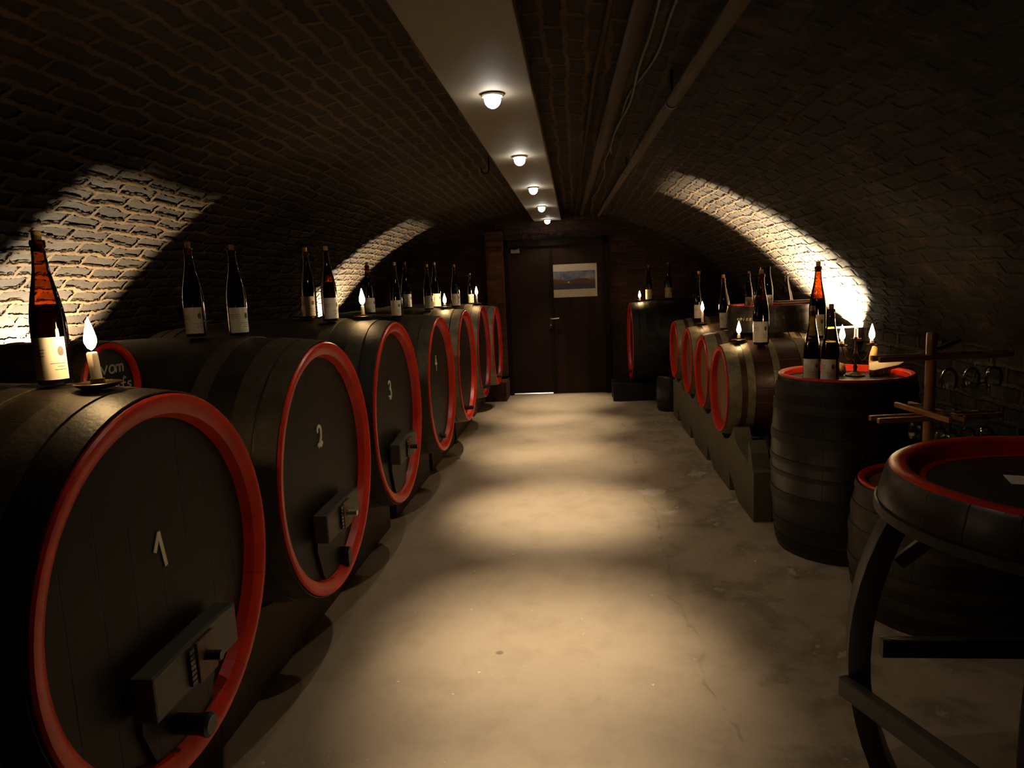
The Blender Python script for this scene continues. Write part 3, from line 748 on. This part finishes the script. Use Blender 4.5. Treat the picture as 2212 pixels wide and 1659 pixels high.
B().lathe([(rh + 0.0245, 0.90), (rh + 0.030, 0.90), (rh + 0.033, 0.875), (rh + 0.0275, 0.875)], 80, close=True).build('hoop', M['hoopblack'], tb)
def leg(p0, bulge, foot, wdt=0.135):
    """stave leg curved outwards, p0 top, foot bottom (local xy), bulge = extra outward offset"""
    pts = []; n = 12
    for k in range(n + 1):
        t = k / n; out = 4 * t * (1 - t) * bulge
        q = Vector(p0).lerp(Vector(foot), t); dirv = q.normalized()
        q = q + dirv * out; pts.append((q.x, q.y, 0.866 * (1 - t)))
    b = B(); vs = []; fs = []
    for k, p in enumerate(pts):
        dv = Vector((p[0], p[1])).normalized(); s_ = Vector((-dv.y, dv.x))
        for a, c_ in ((-1, -1), (1, -1), (1, 1), (-1, 1)):
            ww = wdt * (0.85 + 0.25 * math.sin(PI * k / n)) / 2
            vs.append((p[0] + s_.x * a * ww + dv.x * c_ * 0.030, p[1] + s_.y * a * ww + dv.y * c_ * 0.030, p[2]))
    for k in range(n):
        for e in range(4):
            fs.append((4 * k + e, 4 * k + (e + 1) % 4, 4 * k + 4 + (e + 1) % 4, 4 * k + 4 + e))
    fs += [(3, 2, 1, 0), tuple(4 * n + e for e in range(4))]
    b.add(vs, fs); return b.build('leg', M['blackwood'], tb, 30, 0.004)
leg((-0.405, 0.135), 0.10, (-0.405, 0.135))
leg((-0.240, -0.315), 0.05, (-0.230, -0.30))
leg((0.40, 0.16), 0.08, (0.39, 0.15))
leg((0.25, -0.32), 0.08, (0.24, -0.31))
def zrail(a, b_, z, mt='blackwood'): B().obox((a[0], a[1], z), (b_[0], b_[1], z), 0.032, 0.058).build('footrest', M[mt], tb, 0, 0.004)
zrail((-0.560, 0.12), (-0.345, -0.42), 0.335, 'bar')
zrail((-0.40, 0.245), (0.42, 0.245), 0.385)
B().obox((-0.40, 0.15, 0.70), (-0.26, 0.10, 0.862), 0.03, 0.035).build('brace', M['blackwood'], tb, 0, 0.003)
cd = tag(B().prism([(0, 0), (0.11, -0.02), (0.13, 0.06), (0.02, 0.09)], 0, 0.0015, lambda a, b_, t: (a, b_, t)).build('paper_card', M['paper'], None, 0), 'cream paper card lying on the black barrel table', 'card')
cd.location = (1.165, 1.935, 0.9578); cd.rotation_euler = (0, 0, -0.1)

# ------------------------------------------------------------------ bottles
def bottle(name, glass, label=True, cork=True, seg=28):
    r = bpy.data.objects.new(name, None); COL.objects.link(r)
    prof = [(0, 0.006), (0.020, 0.003), (0.032, 0.0), (0.0355, 0.003), (0.037, 0.012), (0.037, 0.125), (0.0362, 0.145), (0.0335, 0.170), (0.0285, 0.200), (0.0225, 0.230), (0.0175, 0.258),
            (0.0148, 0.285), (0.0138, 0.305), (0.0138, 0.309), (0.0158, 0.310), (0.0160, 0.320), (0.0145, 0.325), (0.0105, 0.325)]
    B().lathe(prof, seg).build('glass_body', glass, r)
    B().lathe([(0, 0.009), (0.030, 0.006), (0.0352, 0.014), (0.0352, 0.125), (0.0345, 0.145), (0.0318, 0.170), (0.0298, 0.182), (0, 0.182)], seg).build('wine', M['wine'], r)
    if cork:
        B().lathe([(0, 0.300), (0.0100, 0.300), (0.0102, 0.343), (0.009, 0.346), (0, 0.346)], 16).build('cork', M['cork'], r)
    if label:
        lb = patch(0.0375, -1.05, 1.05, 0.012, 0.108).build('paper_label', M['paper'], r, 60)
        b = B()
        for zz, a0, a1 in ((0.080, -0.95, -0.1), (0.073, -0.95, -0.15), (0.066, -0.95, -0.15), (0.048, 0.1, 0.9), (0.041, 0.45, 0.85), (0.034, 0.3, 0.9)):
            q = patch(0.0379, a0, a1, zz, zz + 0.0013, 6); b.add(q.v, q.f)
        vs = [(0.0380 * math.sin(0.72 + 0.17 * math.cos(t)), -0.0380 * math.cos(0.72 + 0.17 * math.cos(t)), 0.076 + 0.011 * math.sin(t)) for t in [2 * PI * k / 16 for k in range(16)]]
        b.add(vs, [tuple(range(16))])
        b.build('label_lettering', M['ink'], lb, 60)
    return r
def patch(r, a0, a1, z0, z1, n=14):
    """curved paper patch centred on local -y"""
    vs = []; fs = []
    for k in range(n + 1):
        a = a0 + (a1 - a0) * k / n
        vs += [(r * math.sin(a), -r * math.cos(a), z0), (r * math.sin(a), -r * math.cos(a), z1)]
    for k in range(n): fs.append((2 * k, 2 * k + 2, 2 * k + 3, 2 * k + 1))
    return B().add(vs, fs)
P = {'amber': bottle('wine_bottle', M['amber']), 'dark': bottle('wine_bottle', M['darkamber']), 'green': bottle('wine_bottle', M['green']),
     'bare': bottle('wine_bottle', M['darkamber'], True, False)}
used = set()
def put_bottle(kind, x, y, z, htop, yaw, label, group, tilt=(0, 0)):
    """bottle standing at x, y, z whose top reaches height htop; yaw turns the label"""
    p = P[kind]
    o = p if kind not in used else copy_tree(p)
    used.add(kind)
    s = (htop - z) / 0.346
    o.location = (x, y, z); o.scale = (s, s, s); o.rotation_euler = (tilt[0], tilt[1], yaw)
    tag(o, label, 'bottle', group)
    return o
def belly(y0, z0, rh, rb, L, x_front, sgn, x, y):
    """height of the top of a lying cask at x, y"""
    t = abs(x - x_front) / L; r = rh + (rb - rh) * (1 - (2 * t - 1) ** 2)
    return z0 + math.sqrt(max(r * r - (y - y0) ** 2, 0))
def disc_max(fn, x, y, r):
    return max(fn(x + r * math.cos(a * PI / 6), y + r * math.sin(a * PI / 6)) for a in range(12)) + 0.0055
def ontop(i, x, y, r=0.045):
    y0, z0, r_ = big[i][0], big[i][1], big[i][2]
    return disc_max(lambda p, q: belly(y0, z0, r_, r_ + 0.042, 1.34, -1.0, 1, p, q), x, y, r)
def onsmall(i, x, y, r=0.046):
    y0, z0, r_ = small[i][:3]
    return disc_max(lambda p, q: belly(y0, z0, r_, r_ + 0.043, 0.86, 1.03, 1, p, q), x, y, r)
GL, GR = 'wine bottles on the left barrels', 'wine bottles on the right-hand casks'
# kind, barrel index, x, y, top height, yaw, label
LB = [('amber', 0, -1.265, 1.555, 1.728, 0.42, 'big half-full amber bottle on barrel 1, nearest to the camera'),
      ('amber', 1, -1.494, 2.60, 1.773, 0.22, 'amber bottle on barrel 2 with shaded label, left of the pair'),
      ('dark', 1, -1.343, 2.65, 1.759, 0.60, 'dark bottle on barrel 2 with pale label, right of the pair'),
      ('amber', 2, -1.459, 3.70, 1.806, 0.12, 'amber bottle with dim label, left of the pair on barrel 3'),
      ('dark', 2, -1.315, 3.62, 1.803, 0.60, 'dark bottle with brightly lit label, right of the pair on barrel 3'),
      ('dark', 3, -1.500, 4.95, 1.767, 0.55, 'dark bottle half hidden behind the candle on barrel 3'),
      ('dark', 3, -1.272, 4.85, 1.754, -0.05, 'dark bottle standing alone in front of a second one on barrel 4'),
      ('green', 4, -1.510, 6.12, 1.803, 0.50, 'green bottle with grey label, behind the one on barrel 4'),
      ('amber', 4, -1.302, 6.08, 1.772, 0.25, 'amber bottle left of the dish candle, on barrel 5'),
      ('dark', 4, -1.290, 6.36, 1.799, 0.30, 'dark bottle just behind the amber one on barrel 5'),
      ('dark', 5, -1.257, 7.22, 1.800, 0.30, 'dark bottle with crest on its label, right of the dish candle'),
      ('dark', 5, -1.140, 7.52, 1.708, 0.20, 'short dark bottle close to the last candle on the left')]
for kd, i, x, y, ht, yaw, lab in LB:
    put_bottle(kd, x, y, ontop(i, x, y), ht, yaw, lab, GL)
z4 = 1.1
RB_ = [('dark', 0.950, 9.20, 1.288, 1.742, -0.1, 'dark bottle beside the candle on the corner barrel'),
       ('dark', 1.20, 9.20, 1.295, 1.768, -0.1, 'dark bottle alone at the right of the corner barrel'),
       ('dark', 1.28, 7.40, None, 1.620, -0.3, 'dark bottle directly behind the middle candle of the right row'),
       ('dark', 1.255, 5.98, None, 1.570, -0.35, 'dark bottle with pale label, leaning a little, left of the tub'),
       ('dark', 1.345, 5.58, 1.2965, 1.585, -0.2, 'slim dark bottle with dim label at the left on the tub'),
       ('bare', 1.392, 5.475, 1.2965, 1.630, -0.55, 'uncorked dark bottle on the tub, left of two touching bottles'),
       ('bare', 1.450, 5.42, 1.2965, 1.630, -0.15, 'uncorked dark bottle on the tub, right of two touching bottles'),
       ('dark', 1.295, 5.02, None, 1.590, -0.40, 'dark bottle with glowing label and white cork, right of the near candle'),
       ('dark', 1.745, 5.22, None, 1.630, -0.50, 'tall bottle dark against the bright wall, behind the two on the upright barrel'),
       ('green', 1.262, 3.850, 0.9655, 1.375, -0.45, 'green bottle on the upright barrel, left one of two'),
       ('green', 1.335, 3.782, 0.9655, 1.385, -0.75, 'green bottle on the upright barrel, right one of two')]
for k, (kd, x, y, z, ht, yaw, lab) in enumerate(RB_):
    if z is None:
        i = min(range(4), key=lambda q: abs(small[q][0] - y)); z = onsmall(i, x, y)
    put_bottle(kd, x, y, z, ht, yaw, lab, GR, (0, -0.05) if k == 3 else (0, 0))
# clear carafe-like bottle at the back of the tub
cb = thing('clear_bottle', 'small clear glass bottle at the back of the tub, bright down one side', 'bottle', (1.635, 5.60, 1.2965))
B().lathe([(0, 0.004), (0.045, 0.0), (0.052, 0.01), (0.05, 0.05), (0.040, 0.10), (0.026, 0.155), (0.017, 0.20), (0.0155, 0.225), (0.019, 0.228), (0.019, 0.238), (0.0165, 0.24), (0.0135, 0.225), (0.015, 0.20), (0.024, 0.155), (0.038, 0.10), (0.048, 0.05), (0.049, 0.012), (0, 0.008)], 32).build('glass_body', M['clear'], cb)
B().tube([(0.019, 0, 0.232), (0.022, 0, 0.25), (0.016, 0, 0.262), (0.0, 0, 0.258)], 0.002, 8).build('wire_clip', M['steel'], cb)

# ------------------------------------------------------------------ candles
FL = (1.0, 0.62, 0.25)
def flame(parent, z, s=1.0, x=0, y=0, energy=4.0):
    prof = [(0, 0.0), (0.005, 0.004), (0.0085, 0.012), (0.0085, 0.019), (0.006, 0.030), (0.003, 0.041), (0, 0.050)]
    o = B().lathe([(r * s, q * s) for r, q in prof], 16).build('flame', M['flame'], parent, 60, loc=(x, y, z))
    light('candle_light', 'POINT', (x, y, z + 0.025 * s), energy, FL, parent, shadow_soft_size=0.012 * s)
    return o
def candle(name, label, loc, h, r=0.011, dish=True, lean=(0, 0), fs=1.0, energy=4.0, group='candles standing on the barrels'):
    t = thing(name, label, 'candle', loc, group=group)
    if dish:
        B().lathe([(0, 0.0), (0.035, 0.0), (0.048, 0.006), (0.052, 0.012), (0.050, 0.013), (0.045, 0.008), (0.016, 0.005), (0.016, 0.022), (r + 0.001, 0.022), (r + 0.001, 0.006), (0, 0.006)], 28).build('dish', M['bronze'], t)
    z0 = 0.006
    top = (lean[0], lean[1], h)
    B().tube([(0, 0, z0), (lean[0] * 0.5, lean[1] * 0.5, z0 + (h - z0) * 0.5), (lean[0], lean[1], h - 0.003), (lean[0], lean[1], h)], [r * 1.06, r, r, r * 0.8], 20).build('wax', M['wax'], t)
    B().tube([(lean[0], lean[1], h - 0.002), (lean[0] + 0.001, lean[1], h + 0.008)], 0.0012, 6).build('wick', M['iron'], t)
    flame(t, h + 0.004, fs, lean[0], lean[1], energy)
    return t
candle('candle', 'thick leaning white candle on barrel 1, right of the big amber bottle', (-1.14, 1.532, ontop(0, -1.14, 1.532)), 0.085, 0.0120, True, (-0.006, 0), 1.6, 4.0)
candle('candle', 'burning candle on barrel 3 next to the bright bottle label', (-1.18, 3.76, ontop(2, -1.18, 3.76)), 0.07, 0.010, True, (0, 0), 1.85, 4.0)
candle('candle', 'burning candle low in its dish on barrel 5', (-1.185, 6.22, ontop(4, -1.185, 6.22)), 0.035, 0.011, True, (0, 0), 1.85, 4.0)
candle('candle', 'burning candle on the left row closest to the door', (-1.06, 7.40, ontop(5, -1.06, 7.40)), 0.095, 0.010, True, (0, 0), 1.85, 4.0)
candle('candle', 'burning candle on the black barrel in the far right corner', (0.83, 9.20, 0.765 + 0.522), 0.035, 0.012, True, (0, 0), 1.85, 4.0)
candle('candle', 'burning candle in the middle of the small barrel row', (1.185, 6.68, onsmall(2, 1.185, 6.68)), 0.12, 0.011, True, (0, 0), 1.85, 4.0)
candle('candle', 'burning candle in a dish on the nearest small barrel', (1.175, 5.16, onsmall(0, 1.175, 5.16)), 0.05, 0.011, True, (0, 0), 1.85, 4.0)

# candelabra
cn = thing('candelabra', 'bronze three armed candelabra with lit candles on the upright barrel', 'candelabra', (1.555, 4.02, 0.966))
B().lathe([(0, 0.0), (0.050, 0.0), (0.052, 0.006), (0.035, 0.013), (0.014, 0.022), (0.009, 0.035), (0.012, 0.05), (0.008, 0.065), (0.0075, 0.11), (0.014, 0.125), (0.008, 0.14), (0.007, 0.172), (0, 0.172)], 24).build('stem', M['bronze'], cn)
arms = [(0.075, -0.025, 0.172), (-0.058, 0.045, 0.166), (0.0, 0.0, 0.205)]
for k, (ax, ay, az) in enumerate(arms):
    if k < 2:
        pts = []
        for q in range(11):
            t = q / 10
            pts.append((ax * (0.1 + 0.9 * t), ay * (0.1 + 0.9 * t), 0.12 - 0.045 * math.sin(PI * t) + (az - 0.12) * t * t))
        B().tube(pts, 0.0045, 10).build('arm', M['bronze'], cn)
    else: B().tube([(0, 0, 0.168), (0, 0, az)], 0.005, 10).build('arm', M['bronze'], cn)
    pb_ = B().lathe([(0, az - 0.006), (0.012, az - 0.004), (0.027, az + 0.004), (0.028, az + 0.006), (0.013, az + 0.002), (0.013, az + 0.014), (0.010, az + 0.014), (0.010, az), (0, az)], 20).build('drip_cup', M['bronze'], cn, loc=(ax, ay, 0))
    hgt = [0.028, 0.030, 0.062][k]
    B().tube([(ax, ay, az + 0.001), (ax, ay, az + hgt)], [0.010, 0.0095], 16).build('candle', M['wax'], cn)
    flame(cn, az + hgt + 0.002, 1.8, ax, ay, 2.5)

# ------------------------------------------------------------------ bread and board on the upright barrel
def lump(name, loc, dims, seed, label, mat='bread', cat='bread', rot=0.0, group=None):
    bm = bmesh.new(); bmesh.ops.create_icosphere(bm, subdivisions=3, radius=1.0)
    for v in bm.verts:
        n = noise.noise(v.co * 1.6 + Vector((seed, 0, 0))) * 0.35 + noise.noise(v.co * 4 + Vector((seed, 5, 0))) * 0.12
        q = v.co * (1 + n)
        q = Vector([math.copysign(abs(c) ** 0.75, c) for c in q])
        v.co = Vector((q.x * dims[0], q.y * dims[1], max(q.z, -0.8) * dims[2]))
    zmin = min(v.co.z for v in bm.verts)
    for v in bm.verts: v.co.z -= zmin
    me = bpy.data.meshes.new(name); bm.to_mesh(me); bm.free(); me.materials.append(M[mat])
    for p in me.polygons: p.use_smooth = True
    o = bpy.data.objects.new(name, me); COL.objects.link(o); o.location = loc; o.rotation_euler = (0, 0, rot)
    return tag(o, label, cat, group)
GB = 'bread pieces on the upright barrel'
lump('bread_chunk', (1.462, 4.06, 0.966), (0.050, 0.036, 0.044), 1, 'squarish bread chunk between the green bottles and the candelabra', group=GB)
lump('bread_chunk', (1.662, 4.01, 0.966), (0.036, 0.030, 0.036), 5, 'rounded bread piece right of the candelabra foot', group=GB)
lump('bread_chunk', (1.727, 4.04, 0.966), (0.026, 0.024, 0.034), 9, 'small bread piece beside the pale board, rightmost of the pieces', group=GB)
lump('bread_chunk', (1.700, 4.135, 0.966), (0.024, 0.018, 0.085), 12, 'upright torn bread tip behind the other pieces', group=GB, rot=0.4)
pe = thing('serving_board', 'pale wooden board with long dark handle pointing at the glass rack', 'board', (1.650, 3.84, 1.040), (0.30, -0.22, -0.10))
B().prism([(-0.085, -0.05), (-0.10, -0.03), (-0.075, 0.045), (0.05, 0.05), (0.075, 0.025), (0.075, -0.03), (0.04, -0.05)], 0, 0.018, lambda a, b_, t: (a, b_, t)).build('blade', M['slab'], pe, 0, 0.003)
B().obox((0.0755, 0.0, 0.010), (0.345, -0.05, 0.085), 0.022, 0.018).build('handle', M['blackwood'], pe, 0, 0.003)

# ------------------------------------------------------------------ glass rack on the low barrel
gx, gy, gz = 1.560, 3.20, 0.5705
gr = thing('glass_rack', 'honey pine glass rack, upright post with crossed rails, on the low barrel', 'glass rack', (gx, gy, gz))
B().box(-0.12, 0.12, -0.12, 0.12, 0, 0.02).build('base', M['pinex'], gr, 0, 0.004)
B().lathe([(0, 0.0201), (0.022, 0.0201), (0.022, 0.69), (0.020, 0.697), (0, 0.697)], 20).build('post', M['pine'], gr)
ZU, ZL = 0.590, 0.318
def rails(z, ang, half0, half1):
    dv = Vector((math.cos(ang), math.sin(ang), 0)); sv = Vector((-dv.y, dv.x, 0))
    for s_ in (-1, 1):
        off = sv * s_ * 0.033
        B().obox(Vector((0, 0, z)) + off - dv * half0, Vector((0, 0, z)) + off + dv * half1, 0.020, 0.024).build('rail', M['pinex'], gr, 0, 0.004)
rails(ZU, 0.10, 0.25, 0.34)
rails(ZL, 0.12, 0.25, 0.31)
rails(ZL + 0.0245, -1.45, 0.20, 0.20)
# hanging glasses: stem through the rails, bowl down
def glass_proto():
    r = bpy.data.objects.new('wine_glass', None); COL.objects.link(r)
    # local z = 0 at the foot, bowl hangs below
    B().lathe([(0, 0.004), (0.010, 0.003), (0.030, 0.001), (0.033, 0.0), (0.030, -0.001), (0.008, -0.004), (0.004, -0.012), (0.0035, -0.055), (0.005, -0.068), (0, -0.068)], 24).build('foot', M['clear'], r)
    B().lathe([(0, -0.0685), (0.010, -0.070), (0.024, -0.082), (0.032, -0.100), (0.034, -0.120), (0.031, -0.142), (0.027, -0.158), (0.026, -0.158), (0.030, -0.142), (0.033, -0.120), (0.031, -0.100), (0.023, -0.083), (0.010, -0.0715), (0, -0.0705)], 24).build('bowl', M['clear'], r)
    return r
gp = glass_proto(); first = True
du = Vector((math.cos(0.10), math.sin(0.10), 0)); dv = Vector((math.cos(0.12), math.sin(0.12), 0)); dl = Vector((math.cos(-1.45), math.sin(-1.45), 0))
spots = [(du, ZU, 0.085, 'upper right rail, next to the post'), (du, ZU, 0.185, 'upper right rail, in the middle'), (du, ZU, 0.285, 'upper right rail, at its outer end'),
         (dv, ZL, 0.105, 'lower right rail, next to the post'), (dv, ZL, 0.185, 'lower right rail, in the middle'), (dv, ZL, 0.265, 'lower right rail, at its outer end'),
         (dl, ZL + 0.0245, 0.085, 'slanting front rail, next to the post'), (dl, ZL + 0.0245, 0.165, 'slanting front rail, at its outer end'),
         (dl, ZL + 0.0245, -0.09, 'slanting rail, left of the post')]
for d_, z, q, lab in spots:
    g = gp if first else copy_tree(gp); first = False
    p = Vector((gx, gy, gz + z + 0.0135)) + d_ * q
    g.location = p
    tag(g, 'wine glass hanging upside down from the ' + lab, 'wine glass', 'wine glasses hanging in the rack')

# ------------------------------------------------------------------ pipes, cables, hook under the vault
def vpipe(name, pts, r, mat, label, cat='pipe', seg=14):
    q = []
    for i in range(len(pts) - 1):
        a, c = Vector(pts[i]), Vector(pts[i + 1]); n = max(2, int((c - a).length / 0.5))
        q += [a.lerp(c, k / n) for k in range(n)]
    q.append(Vector(pts[-1]))
    return tag(B().tube(q, r, seg).build(name, M[mat], None, 50), label, cat)
HP = 2.36
pp = thing('pipe', 'thick straight grey brown pipe under the right side of the vault', 'pipe', (0.5, 1.9, 2.3))
def rel(o, pts): return [Vector(p) - Vector(o) for p in pts]
B().tube(rel((0.5, 1.9, 2.3), [(0.51, -1.55, 2.30), (0.497, 0.3, 2.30), (0.483, 1.85, 2.302), (0.44, 3.3, 2.315), (0.34, 9.6, 2.45)]), 0.026, 16).build('tube', M['pipe'], pp)
B().tube(rel((0.5, 1.9, 2.3), [(0.481, 1.93, 2.3025), (0.479, 2.0, 2.3035)]), 0.033, 18).build('coupling', M['pipe'], pp)
b = B()
for yy in (3.2, 5.4, 7.6): 
    t = (yy - 3.3) / 6.3; x = 0.44 - 0.10 * t; z = 2.315 + 0.135 * t
    b.tube(rel((0.5, 1.9, 2.3), [(x, yy, z + 0.024), (x, yy, vz(x) + 0.02)]), 0.008, 8).tube(rel((0.5, 1.9, 2.3), [(x, yy - 0.012, z), (x, yy + 0.012, z)]), 0.029, 16)
b.build('hanger', M['iron'], pp)
vpipe('pipe', [(0.25, -1.55, 2.40), (0.235, 2.28, 2.40), (0.205, 4.0, 2.43), (0.11, 9.6, 2.475)], 0.032, 'pipedark', 'thick dark brown pipe between the ceiling board and the grey pipe')
vpipe('pipe', [(0.17, -1.55, 2.47), (0.155, 2.2, 2.47), (0.115, 3.4, 2.48), (0.03, 9.6, 2.505)], 0.011, 'pipedark', 'thin dark conduit running beside the thick dark brown pipe')
random.seed(3)
def wavy(x0, x1, z0, z1, y0, y1, amp, ph):
    pts = []
    n = 60
    for k in range(n + 1):
        t = k / n; y = y0 + (y1 - y0) * t
        pts.append((x0 + (x1 - x0) * t + amp * math.sin(y * 2.1 + ph) + amp * 0.5 * math.sin(y * 5.3 + ph * 2), y, z0 + (z1 - z0) * t + amp * 0.6 * math.sin(y * 1.7 + ph)))
    return pts
for k, (x0, x1, z0, z1, y0, y1, amp, ph, lab) in enumerate(((0.335, 0.22, 2.40, 2.48, -1.5, 9.6, 0.014, 0.4, 'grey cable winding all the way along between the two thick pipes'),
                                                         (0.395, 0.27, 2.41, 2.48, 0.5, 5.2, 0.022, 2.1, 'loose grey cable looping beside the other, nearer the thick grey pipe'))):
    tag(B().tube(wavy(x0, x1, z0, z1, y0, y1, amp, ph), 0.006, 8).build('cable', M['cable'], None, 60), lab, 'cable')
hx, hy = -0.66, 5.65
zt = vz(hx)
hk = tag(B().tube([(hx, hy, zt + 0.02), (hx, hy, zt - 0.09)] + [(hx - 0.03 + 0.03 * math.cos(a), hy, zt - 0.09 - 0.03 * math.sin(a)) for a in [PI * q / 8 for q in range(1, 9)]] + [(hx - 0.062, hy, zt - 0.07)], 0.006, 10).build('iron_hook', M['iron'], None, 60), 'black iron hook hanging from the vault left of the lamp board', 'hook')

# ------------------------------------------------------------------ wall uplights behind the barrels
def uplight(lx, ly, lz, sgn, half, s, x_end, energy, label, soft=0.007):
    """uplight whose two added cheeks shape the light: the cheek edge repeats the vault's curve, so the beam stays a straight-sided band"""
    o = thing('wall_uplight', label, 'wall lamp', (lx, ly, lz), group='uplights on the side walls')
    xs = [lx - sgn * 0.10 + (x_end - lx + sgn * 0.10) * k / 20 for k in range(21)]
    curve = [((x - lx) * s, (vz(x) - lz) * s) for x in xs]
    xw = (XL if sgn > 0 else XR) - lx
    w_ = half * s
    poly = [(xw, -0.05), (xw, curve[0][1] + 0.004)] + curve + [(curve[-1][0] + sgn * 0.004, -0.05)]
    for side in (-1, 1):
        B().prism(poly, side * w_, side * (w_ + 0.004), lambda a, b_, t: (a, t, b_)).build('cheek', M['lampblack'], o, 0)
    xe, ze = curve[-1]
    B().prism([(xe, -0.05), (xe + sgn * 0.004, -0.05), (xe + sgn * 0.004, ze), (xe, ze)], -w_, w_, lambda a, b_, t: (a, t, b_)).build('front_lip', M['lampblack'], o, 0)  # added lip, ends the band of light partway up the vault
    B().prism([(xw, -0.055), (xw, -0.05), (xe + sgn * 0.004, -0.05), (xe + sgn * 0.004, -0.055)], -w_ - 0.004, w_ + 0.004, lambda a, b_, t: (a, t, b_)).build('tray', M['lampblack'], o, 0)
    B().lathe([(0, -0.05), (0.008, -0.05), (0.008, -0.02), (0.005, -0.014), (0, -0.0135)], 12).build('bulb', M['tube'], o)
    light('uplight_lamp', 'POINT', (0, 0, 0), energy, (1.0, 0.80, 0.50), o, shadow_soft_size=soft)
uplight(-2.86, 3.50, 1.12, 1, 0.50, 0.16, -2.12, 300, 'black uplight on the left wall behind barrels 2 and 3')
uplight(-2.86, 7.95, 1.12, 1, 0.58, 0.16, -1.75, 460, 'black uplight on the left wall behind the last two barrels')
uplight(1.98, 5.90, 1.04, -1, 0.58, 0.16, 0.90, 1900, 'black uplight on the right wall behind the tub', 0.017)
